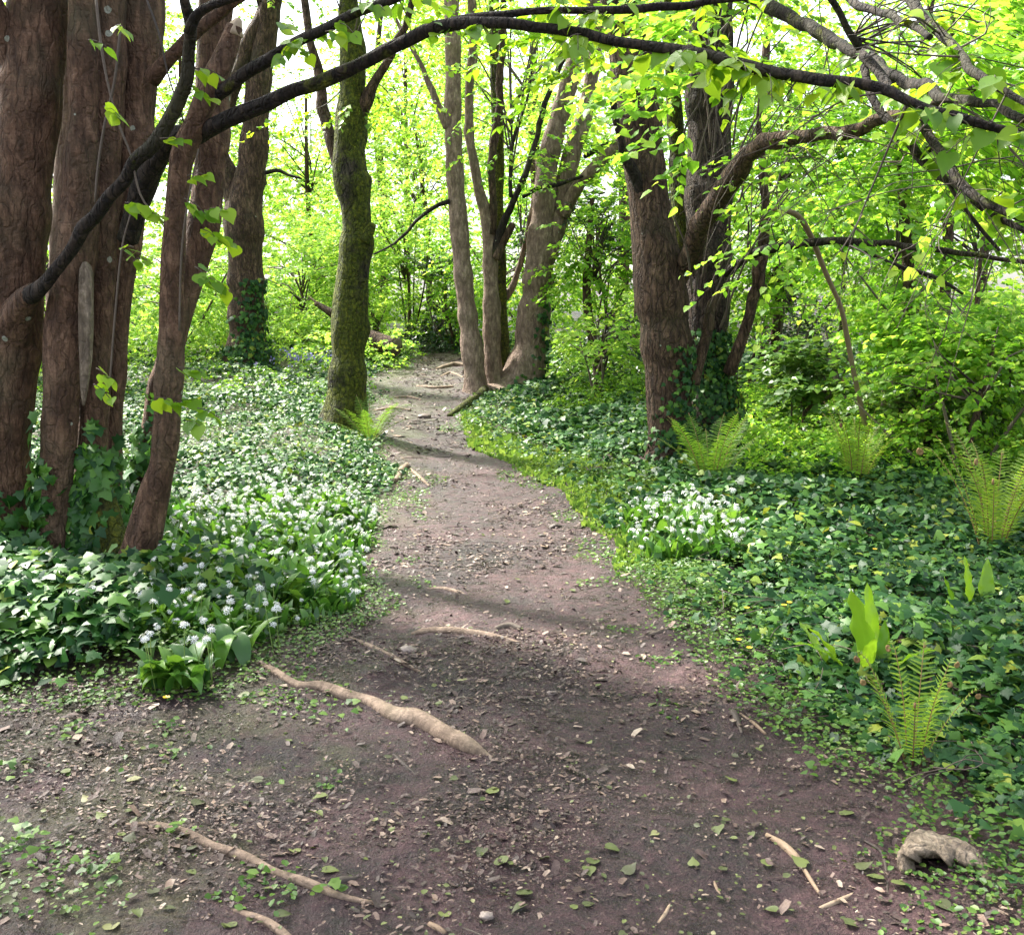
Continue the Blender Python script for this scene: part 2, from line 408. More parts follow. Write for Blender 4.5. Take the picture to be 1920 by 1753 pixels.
M['yellow'] = leafmat('sunny_hazel_leaf', [(0, (.16, .35, .04)), (.5, (.29, .50, .07)), (1, (.46, .60, .13))], .58, .55, .3, 1.4)
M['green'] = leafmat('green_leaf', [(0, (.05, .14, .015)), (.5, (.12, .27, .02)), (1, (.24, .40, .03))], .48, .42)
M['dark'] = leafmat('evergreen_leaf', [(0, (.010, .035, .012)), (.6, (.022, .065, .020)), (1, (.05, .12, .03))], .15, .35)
M['ivy'] = leafmat('ivy_leaf', [(0, (.010, .042, .014)), (.4, (.024, .085, .022)), (.72, (.055, .145, .026)), (.94, (.11, .23, .035)), (1, (.30, .34, .04))], .22, .46, .24)
M['ivyyoung'] = leafmat('young_ivy_leaf', [(0, (.02, .08, .018)), (.5, (.05, .16, .025)), (1, (.12, .27, .035))], .3, .40, .4)
M['garlic'] = leafmat('garlic_leaf', [(0, (.03, .10, .018)), (.5, (.075, .20, .025)), (1, (.15, .30, .035))], .35, .33, .6)
M['herb'] = leafmat('herb_leaf', [(0, (.035, .10, .015)), (.5, (.09, .20, .025)), (1, (.19, .31, .05))], .4, .45)
M['moss'] = leafmat('moss_tuft', [(0, (.08, .17, .03)), (.5, (.16, .28, .045)), (1, (.28, .40, .08))], .4, .6, .2)
M['fern'] = leafmat('fern_frond', [(0, (.10, .22, .02)), (1, (.16, .30, .03))], .5, .5)
M['fernpale'] = leafmat('young_fern_frond', [(0, (.15, .29, .03)), (1, (.28, .41, .05))], .5, .5)
M['tongue'] = leafmat('tongue_leaf', [(0, (.17, .35, .02)), (1, (.26, .44, .03))], .5, .3, .6)
M['petal'] = leafmat('white_petal', [(0, (.78, .80, .78)), (1, (.88, .89, .90))], .12, .5, .4, 1.0)
M['blue'] = leafmat('bluebell_petal', [(0, (.16, .15, .50)), (1, (.32, .30, .66))], .3, .5, .4, 1.0)
M['gold'] = leafmat('celandine_petal', [(0, (.75, .50, .02)), (1, (.8, .6, .03))], .2, .4)
M['fallen'] = leafmat('fallen_leaf', [(0, (.05, .055, .02)), (.5, (.09, .115, .03)), (.85, (.16, .19, .05)), (1, (.26, .24, .11))], .15, .55)
M['bark'] = barkmat('smooth_bark', (.086, .045, .027), (.175, .096, .058), (.275, .166, .108), .0, .95, .9, .8, .5)
M['barkpale'] = barkmat('pale_bark', (.19, .125, .09), (.31, .22, .165), (.43, .32, .25), .18, .4, .7, .5, .5)
M['barkmid'] = barkmat('brown_bark', (.074, .042, .027), (.150, .089, .057), (.245, .155, .105), .12, .45, .9, .9, .8)
M['barkrough'] = barkmat('furrowed_bark', (.052, .034, .026), (.11, .072, .054), (.18, .125, .096), .05, .2, 1.2, 1.0)
M['barkmoss'] = barkmat('mossy_bark', (.035, .026, .018), (.065, .05, .034), (.10, .08, .06), .60, .2, .9, 1.0)
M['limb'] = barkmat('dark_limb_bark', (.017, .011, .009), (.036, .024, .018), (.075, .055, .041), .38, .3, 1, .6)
M['twig'] = plain('twig_bark', [(.2, (.035, .024, .018)), (.6, (.085, .062, .045)), (.9, (.16, .12, .09))])
M['wood'] = plain('bare_wood', [(.1, (.12, .075, .045)), (.5, (.25, .175, .11)), (.9, (.38, .29, .20))], .75, 40, 20)
M['weathered'] = barkmat('weathered_wood', (.17, .125, .09), (.31, .24, .175), (.45, .37, .28), .0, .1, 1.0, .6, .4)
M['root'] = barkmat('root_bark', (.20, .14, .10), (.29, .21, .15), (.38, .28, .21), .0, .0, .8, .35, .15)
M['root_'] = plain('worn_root', [(.1, (.13, .085, .06)), (.5, (.23, .16, .11)), (.9, (.33, .245, .18))], .6, 40, 14)
M['litter'] = plain('leaf_litter', [(.08, (.02, .012, .010)), (.38, (.05, .030, .024)), (.62, (.09, .055, .044)), (.76, (.19, .125, .09)), (.88, (.40, .33, .25))], .6)
M['stem'] = plain('green_stem', [(.2, (.10, .18, .03)), (.8, (.2, .28, .06))])
M['rachis'] = plain('brown_stalk', [(.2, (.16, .08, .03)), (.8, (.26, .17, .06))])
M['stone'] = plain('path_stone', [(.2, (.12, .09, .075)), (.6, (.24, .19, .16)), (.9, (.36, .31, .27))], .6)
M['soil'] = soilmat('woodland_soil', False); M['path'] = soilmat('trodden_earth', True)

# ------------------------------------------------------------------ the ground and the path
def grid(X, Y, Z):
    n, m = X.shape; i = np.arange(n-1)[:, None]; j = np.arange(m-1)[None]
    Q = np.stack([i*m+j, i*m+j+1, (i+1)*m+j+1, (i+1)*m+j], -1).reshape(-1, 4)
    return np.stack([X, Y, Z], -1).reshape(-1, 3), Q
a = np.linspace(-1, 1, 200); gx = 70*np.sign(a)*(0.10*np.abs(a)+0.90*np.abs(a)**3.2)
b_ = np.linspace(0, 1, 210); gy = -8 + 128*(0.22*b_+0.78*b_**3)
X, Y = np.meshgrid(gx, gy); Z = hground(X, Y) - 0.03*sstep(0, .3, sdist(X, Y))
o = obj('ground', *[(v, [q]) for v, q in [grid(X, Y, Z)]][0], M['soil'], None, True); o['kind'] = 'structure'
gy = np.concatenate([np.linspace(-1.5, 2.0, 30)[:-1], np.geomspace(2.0, YEND+0.1, 340)]); u = np.linspace(0, 1, 210)
Yp = np.repeat(gy[:, None], len(u), 1)
l0 = np.maximum(xl(gy)-.25, -4.6); r0 = xr(gy)+.25
Xp = l0[:, None] + (r0-l0)[:, None]*u[None]
s = sdist(Xp, Yp)
Zp = hpath(Xp, Yp) + 0.010*sstep(-.02, .10, s) - 0.05*sstep(.04, -.12, s)
Zp = Zp + (0.005*fbm(Xp*13, Yp*13, 0, 3, 21) + 0.012*np.clip(fbm(Xp*5, Yp*4, 0, 2, 31), -1, .2))*sstep(9, 3, Yp)
o = obj('path', *[(v, [q]) for v, q in [grid(Xp, Yp, Zp)]][0], M['path'], None, True); o['kind'] = 'structure'

# ------------------------------------------------------------------ trees in view
STEMS = {}
def build_tree(key, name, label, base, parts):
    t = thing(name, label, 'tree', base)
    for pname, k, rows, mat, nseg, step, amp, knots, flare in parts:
        D = tube(pname, px_path(rows), M[mat], t, nseg, step, amp, sum(map(ord, k)) % 97, knots, flare, wob=.75 if pname == 'branch' else .035)
        STEMS[k] = D
    STEMS[key] = t
    return t
bA = G(150, 1010)
T1 = build_tree('T1', 'lime_tree', 'clump of reddish brown lime stems at the left edge with long arching branches', (bA[0], bA[1], float(hground(bA[0], bA[1]))), [
 ('trunk', 'A', dcol([(-25,1060,170),(-15,961,140),(0,780,125),(15,580,120),(27,410,114),(58,205,97),(72,0,100),(92,-260,92),(110,-560,80)], 6.3, 6.5), 'bark', 40, .035, .045, 5, .25),
 ('trunk', 'B', dcol([(92,1040,62),(100,960,56),(113,780,68),(126,582,74),(147,410,66),(157,205,54),(158,0,52),(165,-260,48),(170,-560,40)], 6.15, 6.3), 'bark', 32, .035, .05, 3, .1),
 ('trunk', 'Bb', dcol([(100,1000,60),(105,780,44),(108,582,38),(118,400,36),(126,200,30),(130,0,28),(132,-300,22)], 6.75, 7.0), 'barkpale', 20, .05, .08, 2, .1),
 ('trunk', 'C1', dcol([(165,1040,75),(168,960,64),(176,780,52),(188,582,50),(192,410,56),(200,205,62),(206,0,62),(215,-260,55),(220,-560,45)], 6.3, 6.4), 'bark', 32, .035, .05, 3, .1),
 ('trunk', 'C2', dcol([(205,1050,70),(203,900,52),(206,780,46),(220,582,54),(236,410,62),(254,205,74),(266,0,80),(282,-260,72),(290,-560,60)], 6.45, 6.6), 'bark', 32, .035, .05, 4, .1),
 ('trunk', 'D', dcol([(275,960,70),(285,830,50),(305,720,44),(330,620,42),(358,520,46),(378,440,54),(390,350,58),(397,205,60),(402,0,58),(410,-300,50)], 6.9, 7.2), 'bark', 28, .04, .05, 3, .2),
 ('trunk', 'E', dcol([(232,1110,92),(262,1035,64),(290,925,56),(308,852,48),(316,743,47),(322,633,48),(322,560,42),(325,480,40),(329,400,38),(340,300,38),(362,240,40),(392,171,40),(425,98,36),(441,50,29)], 5.95, 5.85), 'bark', 30, .03, .06, 6, .15),
 ('root_flare', 'Ef', dcol([(186,860,18),(196,930,34),(210,1000,48),(228,1055,60),(246,1105,70)], 6.25, 6.02), 'barkmoss', 22, .03, .14, 3, .0),
 ('branch', 'Al', [(45,190,40,6.47),(32,140,56,6.42)]+dcol([(15,85,48),(-12,20,44),(-60,-80,40)], 6.36, 6.2), 'bark', 18, .04, .1, 3, 0),
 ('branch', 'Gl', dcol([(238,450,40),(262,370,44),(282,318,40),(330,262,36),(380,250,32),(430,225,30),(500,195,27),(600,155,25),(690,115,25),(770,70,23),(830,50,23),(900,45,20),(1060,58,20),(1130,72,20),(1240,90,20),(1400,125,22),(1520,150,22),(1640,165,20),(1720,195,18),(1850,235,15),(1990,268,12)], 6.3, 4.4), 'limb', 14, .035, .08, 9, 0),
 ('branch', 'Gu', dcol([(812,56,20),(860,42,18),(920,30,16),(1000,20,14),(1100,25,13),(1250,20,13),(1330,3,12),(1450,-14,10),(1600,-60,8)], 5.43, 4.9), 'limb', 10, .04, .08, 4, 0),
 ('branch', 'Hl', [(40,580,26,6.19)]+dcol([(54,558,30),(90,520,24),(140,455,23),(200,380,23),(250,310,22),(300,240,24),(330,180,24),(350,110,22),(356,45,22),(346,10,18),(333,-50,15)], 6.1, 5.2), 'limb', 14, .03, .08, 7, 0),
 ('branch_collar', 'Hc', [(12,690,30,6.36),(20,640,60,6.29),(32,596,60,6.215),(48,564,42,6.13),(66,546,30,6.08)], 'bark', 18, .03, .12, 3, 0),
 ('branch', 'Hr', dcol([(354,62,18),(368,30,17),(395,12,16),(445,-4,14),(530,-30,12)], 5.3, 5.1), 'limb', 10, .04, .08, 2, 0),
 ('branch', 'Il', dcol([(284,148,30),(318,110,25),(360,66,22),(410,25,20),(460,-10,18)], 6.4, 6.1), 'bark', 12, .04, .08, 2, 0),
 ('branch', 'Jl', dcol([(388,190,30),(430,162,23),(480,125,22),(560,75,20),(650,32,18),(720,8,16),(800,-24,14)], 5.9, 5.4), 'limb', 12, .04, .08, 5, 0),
])
sc_ = STEMS['B']     # long bare scar on stem B
sv = []
for i, (px, py, w) in enumerate([(160,492,8),(161,510,22),(161,560,27),(160,640,24),(158,720,15),(156,760,5)]):
    sv.append([*P(px, py, 6.122+.008*(i % 2)), w*.5*6.1/FPX])
tube('bare_scar', sv, M['weathered'], T1, 20, .012, .30, 3, 5)
tube('broken_tip', px_path(dcol([(437,66,30),(441,50,24),(449,36,10)], 5.85)), M['wood'], T1, 12, .02, .25, 8)

b2 = G(465, 692)
Y2 = b2[1]+.2
T2 = build_tree('T2', 'lime_tree', 'forked brown tree with dark ivy sleeve at its foot, left of the mossy trunk', tuple(b2), [
 ('trunk', 'K', dcol([(466,705,110),(463,660,78),(462,600,66),(460,500,66),(458,440,68),(456,400,70),(462,360,60),(470,320,54),(478,250,46),(486,150,43),(500,60,40),(515,-60,38),(530,-300,30)], Y2), 'barkmid', 26, .08, .05, 5, .25),
 ('branch', 'K2', dcol([(452,420,46),(437,370,38),(424,320,33),(412,260,31),(425,205,31),(455,113,30),(497,20,28),(540,-60,26)], Y2), 'barkmid', 16, .09, .06, 3, 0),
 ('branch', 'K3', dcol([(414,270,24),(404,200,22),(396,100,20),(390,-60,18)], Y2+.1), 'barkmid', 12, .1, .06, 2, 0),
 ('branch', 'K4', dcol([(497,325,8),(520,320,7),(540,328,6),(566,336,4)], Y2-.1), 'limb', 6, .06, .1, 0, 0),
])
b3 = G(640, 806); Y3 = b3[1]+.15
T3 = build_tree('T3', 'mossy_tree', 'single moss covered tree trunk left of the path with a fern at its foot', tuple(b3), [
 ('trunk', 'L', dcol([(638,830,125),(640,805,98),(648,765,80),(652,700,70),(655,620,62),(660,520,58),(668,450,61),(665,380,56),(656,325,64),(655,280,56),(660,200,52),(662,140,48),(660,80,42),(655,30,38),(650,-80,34),(645,-350,26)], Y3), 'barkmoss', 32, .05, .06, 9, .25),
 ('branch', 'L2', dcol([(648,330,36),(632,300,26),(617,250,22),(606,200,20),(594,130,18),(580,60,15),(568,-20,14),(550,-200,10)], Y3, Y3+.4), 'barkmid', 12, .06, .07, 3, 0),
 ('branch', 'L3', dcol([(672,215,30),(688,185,24),(705,150,18),(735,105,15),(755,60,13),(775,0,12),(800,-120,9)], Y3, Y3-.3), 'barkmid', 12, .06, .07, 3, 0),
 ('stub', 'L4', dcol([(680,450,34),(692,432,20),(698,420,14)], Y3-.1), 'barkmoss', 10, .03, .15, 0, 0),
])
b4 = G(930, 728); Y4 = b4[1]
T4 = build_tree('T4', 'lime_tree', 'fan of pale smooth stems rising right beside the bend of the path', tuple(b4), [
 ('trunk', 'a', dcol([(897,765,74),(893,742,50),(889,690,40),(878,600,38),(868,513,36),(860,410,33),(854,342,33),(850,250,31),(849,100,29),(847,0,28),(845,-300,24)], Y4-.4), 'barkpale', 24, .07, .045, 5, .3),
 ('trunk', 'b', dcol([(926,745,60),(924,700,38),(922,600,31),(920,513,29),(918,440,29),(911,400,24),(899,360,20),(888,300,18),(880,250,17),(881,150,17),(888,90,16),(884,0,15),(880,-200,12)], Y4-.1), 'barkpale', 18, .07, .05, 4, .2),
 ('trunk', 'c', dcol([(948,745,60),(941,700,42),(938,620,30),(935,540,27),(935,450,25),(932,380,23),(934,300,22),(930,150,22),(926,0,20),(924,-250,17)], Y4+.25), 'barkmoss', 18, .07, .05, 4, .2),
 ('trunk', 'd', dcol([(968,745,120),(978,715,84),(994,650,62),(1003,560,55),(1011,500,52),(1017,440,48),(1020,400,42),(1025,330,38),(1035,270,38),(1055,200,36),(1075,130,34),(1095,60,32),(1118,-40,30),(1160,-300,24)], Y4), 'barkpale', 26, .07, .05, 5, .35),
 ('trunk', 'e', dcol([(1012,520,40),(1030,462,38),(1045,415,36),(1060,340,34),(1075,280,33),(1095,220,30),(1108,150,26),(1118,80,22),(1126,0,20),(1140,-200,15)], Y4-.05, Y4+.3), 'barkpale', 20, .07, .05, 4, 0),
 ('branch', 'e2', dcol([(1056,402,28),(1072,368,25),(1092,338,24),(1120,310,22),(1150,280,18),(1190,236,14),(1240,190,10)], Y4-.05, Y4-.8), 'barkpale', 12, .08, .06, 2, 0),
 ('branch', 'b2', dcol([(922,440,18),(925,390,15),(923,300,14),(934,200,14),(941,100,13),(945,0,11),(950,-150,8)], Y4-.15), 'barkmid', 10, .09, .06, 2, 0),
 ('branch', 'b3', dcol([(926,480,18),(946,412,14),(982,335,12),(1004,270,11),(1022,200,10),(1050,130,8),(1085,60,6)], Y4-.15, Y4-.6), 'limb', 9, .09, .06, 2, 0),
 ('branch', 'b4', dcol([(958,370,7),(957,320,7),(965,260,6),(985,200,5),(1000,120,4)], Y4-.3), 'limb', 6, .09, .06, 0, 0),
 ('stub', 'b5', dcol([(930,485,17),(945,450,16),(962,420,14)], Y4-.2), 'barkmid', 10, .05, .1, 0, 0),
 ('branch', 'b6', dcol([(948,560,14),(965,530,12),(982,470,10),(1000,380,9),(1010,300,8)], Y4+.3), 'barkpale', 8, .09, .06, 0, 0),
 ('branch', 'a2', dcol([(838,240,16),(822,200,13),(806,160,11),(785,115,9),(760,70,7),(735,20,5)], Y4-.45), 'barkpale', 8, .09, .06, 0, 0),
 ('branch', 'a3', dcol([(842,378,9),(815,388,8),(785,410,7),(760,440,6),(735,460,4),(700,478,3)], Y4-.5, Y4-1.2), 'limb', 7, .09, .08, 0, 0),
 ('branch', 'e3', dcol([(1095,295,10),(1130,275,9),(1170,262,7),(1205,250,5)], Y4), 'limb', 7, .09, .08, 0, 0),
 ('branch', 'e4', dcol([(980,370,7),(1010,352,8),(1050,345,8),(1090,330,6)], Y4-.4), 'limb', 7, .09, .08, 0, 0),
])
b5 = G(1262, 880); Y5 = b5[1]+.1
T5 = build_tree('T5', 'lime_tree', 'pair of thick ivy footed trunks right of the path with twiggy shoots and drooping limbs', tuple(b5), [
 ('trunk', 'f', dcol([(1258,925,150),(1257,885,112),(1257,830,84),(1256,760,80),(1252,680,90),(1243,583,88),(1233,500,87),(1216,375,76),(1206,292,76),(1197,210,78),(1185,125,78),(1165,0,74),(1145,-140,72),(1120,-420,60)], Y5), 'barkmid', 36, .045, .05, 6, .25),
 ('trunk', 'g', dcol([(1352,900,150),(1345,840,108),(1336,760,90),(1326,680,82),(1328,500,84),(1330,292,82),(1332,125,80),(1335,0,78),(1337,-140,75),(1340,-420,60)], Y5+.55), 'barkrough', 36, .045, .08, 4, .25),
 ('trunk', 'h', dcol([(1290,800,40),(1280,680,34),(1275,550,30),(1275,420,32),(1270,300,30),(1264,200,28),(1255,60,26),(1240,-150,20)], Y5+.9), 'barkmoss', 16, .06, .06, 3, .2),
 ('branch', 'k', [(1240,600,30,Y5+.08),(1255,550,40,Y5+.06)]+dcol([(1276,510,44),(1292,482,42),(1312,440,38),(1330,400,38),(1350,360,36),(1375,330,36),(1410,290,32),(1440,270,30),(1500,258,26),(1560,248,24),(1620,240,22),(1670,222,20),(1730,202,16),(1830,160,12)], Y5+.02, 6.4), 'barkmid', 18, .035, .06, 6, 0),
 ('branch', 'l', [(1222,420,26,Y5+.05),(1212,380,34,Y5-.05)]+dcol([(1196,345,28),(1180,310,20),(1168,285,17),(1158,240,15),(1153,195,13),(1146,165,9)], Y5-.12, Y5-.4), 'limb', 12, .035, .1, 4, 0),
 ('branch', 'm', dcol([(1300,720,26),(1312,670,24),(1324,620,22),(1335,578,19),(1352,552,16),(1378,538,12)], Y5-.1), 'barkmid', 12, .035, .09, 3, 0),
 ('branch', 'n', dcol([(1366,700,22),(1384,655,21),(1402,600,22),(1420,535,22),(1431,460,20),(1438,390,17),(1432,310,13),(1426,220,10),(1420,120,7)], Y5+.3, Y5-.1), 'barkmid', 12, .045, .08, 4, 0),
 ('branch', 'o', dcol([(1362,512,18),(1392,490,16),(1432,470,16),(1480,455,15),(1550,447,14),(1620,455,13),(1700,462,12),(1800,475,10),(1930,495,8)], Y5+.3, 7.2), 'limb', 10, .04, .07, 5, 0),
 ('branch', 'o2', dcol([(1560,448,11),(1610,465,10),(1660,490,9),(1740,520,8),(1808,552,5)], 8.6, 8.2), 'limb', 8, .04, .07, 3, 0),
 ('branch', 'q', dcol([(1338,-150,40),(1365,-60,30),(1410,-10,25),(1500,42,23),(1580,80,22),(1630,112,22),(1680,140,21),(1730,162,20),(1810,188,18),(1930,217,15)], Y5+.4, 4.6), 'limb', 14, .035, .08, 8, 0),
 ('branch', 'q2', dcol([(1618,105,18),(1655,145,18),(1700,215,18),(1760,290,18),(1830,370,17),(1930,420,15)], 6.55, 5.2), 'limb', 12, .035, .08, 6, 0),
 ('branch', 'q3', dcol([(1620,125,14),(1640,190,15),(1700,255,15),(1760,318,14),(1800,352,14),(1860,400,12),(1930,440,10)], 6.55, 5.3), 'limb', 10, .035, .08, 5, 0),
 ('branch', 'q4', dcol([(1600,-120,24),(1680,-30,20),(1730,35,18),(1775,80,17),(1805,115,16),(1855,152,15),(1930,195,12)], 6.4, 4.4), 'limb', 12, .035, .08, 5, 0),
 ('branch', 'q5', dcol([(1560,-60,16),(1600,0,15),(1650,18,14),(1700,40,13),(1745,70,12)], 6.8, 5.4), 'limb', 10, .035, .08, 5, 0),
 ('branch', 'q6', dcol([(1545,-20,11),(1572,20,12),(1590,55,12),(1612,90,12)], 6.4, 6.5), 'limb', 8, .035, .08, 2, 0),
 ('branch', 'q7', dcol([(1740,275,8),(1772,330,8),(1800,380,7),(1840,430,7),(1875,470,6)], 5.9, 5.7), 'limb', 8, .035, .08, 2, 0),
])
# dead hanging branch
db = tube('dead_branch', px_path(dcol([(1450,392,8),(1488,400,11),(1508,420,11),(1528,460,10),(1550,515,9),(1576,575,9),(1588,630,10),(1603,710,9),(1618,780,10),(1632,835,11)], 8.4, 9.6)), M['wood'], None, 8, .04, .12, 5, 4)['o']
tag(db, 'thin pale dead branch bending down to the ferns under the right trees', 'branch')

# thin shoots round the right pair of trunks
acc = Acc()
shoots = []
for i in range(30):
    c = random.choice([(1345,470),(1330,560),(1400,420),(1300,330),(1370,380),(1340,250)])
    x0, y0 = c[0]+random.uniform(-35, 45), c[1]+random.uniform(-60, 60); d = Y5-.35+random.uniform(-.1, .6)
    lean = random.uniform(-70, 220); h = random.uniform(130, 330); w = random.uniform(2.2, 5)
    pr = px_path([(x0, y0, w, d), (x0+lean*.25, y0-h*.4, w*.85, d-.12), (x0+lean*.6+random.uniform(-15, 15), y0-h*.72, w*.6, d-.2), (x0+lean, y0-h, w*.3, d-.25)])
    tube('', pr, None, None, 5, .06, .05, i, 0, 0, acc); shoots.append(np.array(pr))
acc.obj('shoots', M['twig'], T5, True, 'stuff')

acc = Acc()
for i in range(70):
    key = random.choice(['q', 'q2', 'q3', 'q4', 'o', 'o2', 'k', 'Gl', 'n']); D = STEMS[key]; m = len(D['c'])
    c = D['c'][int(m*random.uniform(.45 if key != 'Gl' else .75, .98))]; L = random.uniform(.35, 1.1)
    d = nrm(np.array([random.gauss(.3, .7), random.gauss(0, .4), random.gauss(-.25, .55)])); w = random.uniform(.003, .007)
    pts = [c, c+d*L*.35+rng.normal(0, .03, 3), c+d*L*.7+np.array([0, 0, -.06*L])+rng.normal(0, .05, 3), c+d*L+np.array([0, 0, -.2*L])]
    tube('', [[*p, w*(1-.27*q)] for q, p in enumerate(pts)], None, None, 5, .06, .05, i, 0, 0, acc)
    for _ in range(3):
        b0 = pts[1]+(pts[2]-pts[1])*random.random(); e = b0+nrm(d+rng.normal(0, .6, 3))*L*random.uniform(.2, .5)
        tube('', [[*b0, w*.6], [*((b0+e)/2+rng.normal(0, .015, 3)), w*.45], [*e, w*.2]], None, None, 4, .07, 0, i, 0, 0, acc)
acc.obj('twigs', M['twig'], T5, True, 'stuff')

# ------------------------------------------------------------------ leaves on the near branches: one object each
LM = [mesh('leaf', LIME[0]*np.array([w, 1, z]), [LIME[1]], M['limenear'], True) for w, z in ((1, 1), (.92, 1.6), (1.05, .5))]
def leaf_cluster(p, parent, n, size, twacc, L=.14, spread=None):
    """short drooping twig at p with n leaves, each an object"""
    a = random.uniform(0, 2*math.pi) if spread is None else spread+random.uniform(-.6, .6)
    d = np.array([math.cos(a)*.8, math.sin(a)*.8, random.uniform(-.5, .35)]); d = nrm(d)
    mid = p + d*L*.5; end = p + d*L + np.array([0, 0, -.25*L])
    tube('', [[*p, .0028], [*mid, .002], [*end, .0012]], None, None, 4, .03, 0, 1, 0, 0, twacc)
    for k in range(n):
        t = (k+.6)/n; q = p + (end-p)*t + rng.normal(0, .008, 3)
        side = nrm(np.cross(d, [0, 0, 1]))*(1 if k % 2 else -1)
        ax = nrm(.55*d + .75*side + np.array([0, 0, -random.uniform(.15, 1.0)]) + rng.normal(0, .15, 3))
        nn = np.array([0, 0, 1.]) + rng.normal(0, .35, 3) + np.array([0, -.35, 0])
        R = frames(ax[None], nn[None])[0]
        inst('leaf', random.choice(LM), parent, q, R, size*random.uniform(.65, 1.15))
def leaves_on(key, tr, n, size, per=(2, 5)):
    D = STEMS[key]; acc = Acc()
    for _ in range(n):
        i = int(random.uniform(*tr)*(len(D['c'])-1)); p = D['c'][i]
        leaf_cluster(p, D['o'], random.randint(*per), size, acc, random.uniform(.08, .24))
    acc.obj('twigs', M['twig'], D['o'], True, 'stuff')
leaves_on('Gl', (.42, .62), 12, .075); leaves_on('Gl', (.68, 1), 26, .098); leaves_on('Gu', (.3, 1), 12, .07)
leaves_on('Jl', (.45, 1), 10, .085); leaves_on('q', (.4, 1), 26, .098); leaves_on('q2', (.05, 1), 16, .098); leaves_on('q4', (.3, 1), 16, .098)
leaves_on('k', (.6, 1), 7, .07)
acc = Acc()
for px, py, n in [(350,330,3),(385,395,3),(345,372,4),(380,430,4),(400,445,4),(365,500,4),(390,520,4),(235,380,4),(260,400,3),(230,470,3),(250,490,3),(180,690,4),(175,720,3),(335,690,4),(330,755,4),(290,745,3),(370,765,4),(345,790,3),(195,200,3),(215,50,3),(165,75,2),(355,160,3),(365,130,3),(300,260,2),(610,60,3),(520,45,3),(1215,150,4),(1200,120,3)]:
    leaf_cluster(P(px, py, 5.5), T1, n+1, .078, acc, .12, random.uniform(-.5, .5))
# thin climbing shoots in front of the left stems
for rows in ([(180,0,5),(190,90,5),(205,170,4),(225,240,4),(245,290,4),(265,370,4),(308,420,3)], [(225,60,5),(215,150,5),(195,240,5),(183,320,5),(178,380,4)], [(205,730,4),(215,600,4),(228,470,4),(245,400,3)], [(336,620,4),(340,480,4),(352,380,4),(372,280,3)], [(275,0,4),(300,70,4),(315,140,3),(345,230,3)]):
    tube('', px_path(dcol(rows, 5.72)), None, None, 5, .05, .06, len(rows), 0, 0, acc)
acc.obj('shoots', M['twig'], T1, True, 'stuff')

# ------------------------------------------------------------------ foliage sprays (joined leaf masses) 
def sprays(centers, dirs, lengths, nl, size, leaf_acc, twig_acc, T=KITE, tw=.003, droop=.25, nj=.35):
    S = len(centers)
    d = nrm(dirs); up = np.array([0, 0, 1.])
    side = nrm(np.cross(d, up)+1e-6)
    t = (np.arange(nl)+.4)/nl
    t = np.clip(t[None] + rng.normal(0, .04, (S, nl)), .05, 1.05)
    pos = centers[:, None] + d[:, None]*(lengths[:, None]*t)[..., None]
    pos[..., 2] -= droop*lengths[:, None]*t**2
    sgn = np.where(np.arange(nl) % 2 == 0, 1., -1.)[None, :, None]
    ax = .6*d[:, None] + .85*side[:, None]*sgn + rng.normal(0, .22, (S, nl, 3)); ax[..., 2] -= .30
    nn = up + rng.normal(0, nj, (S, nl, 3)); nn[..., 1] -= .15
    R = frames(ax.reshape(-1, 3), nn.reshape(-1, 3))
    sz = size*rng.uniform(.6, 1.2, S*nl)
    scatter(leaf_acc, T, pos.reshape(-1, 3) + rng.normal(0, size*.12, (S*nl, 3)), R, sz)
    if twig_acc is not None:
        e = centers + d*lengths[:, None]; e = e.copy(); e[:, 2] -= droop*lengths
        A = np.array([[math.cos(k*2.094), math.sin(k*2.094), 0] for k in range(3)])
        V = np.concatenate([centers[:, None]+A[None]*tw, e[:, None]+A[None]*tw*.4], 1)
        F = np.array([(0,1,4),(0,4,3),(1,2,5),(1,5,4),(2,0,3),(2,3,5)])
        twig_acc.add(V.reshape(-1, 3), T=(F[None]+(np.arange(S)*6)[:, None, None]).reshape(-1, 3))
def crown_pts(n, c, rad, thr=-.15, seed=0, freq=.8, shell=.5):
    out = []
    while sum(map(len, out)) < n:
        d = nrm(rng.normal(0, 1, (n*2, 3))); r = rng.uniform(0, 1, n*2)**shell
        p = d*r[:, None]*np.array(rad)
        k = fbm(p[:, 0]*freq+seed*7.3, p[:, 1]*freq, p[:, 2]*freq, 2, seed) > thr
        out.append(p[k])
    p = np.concatenate(out)[:n]; return p + np.array(c), p
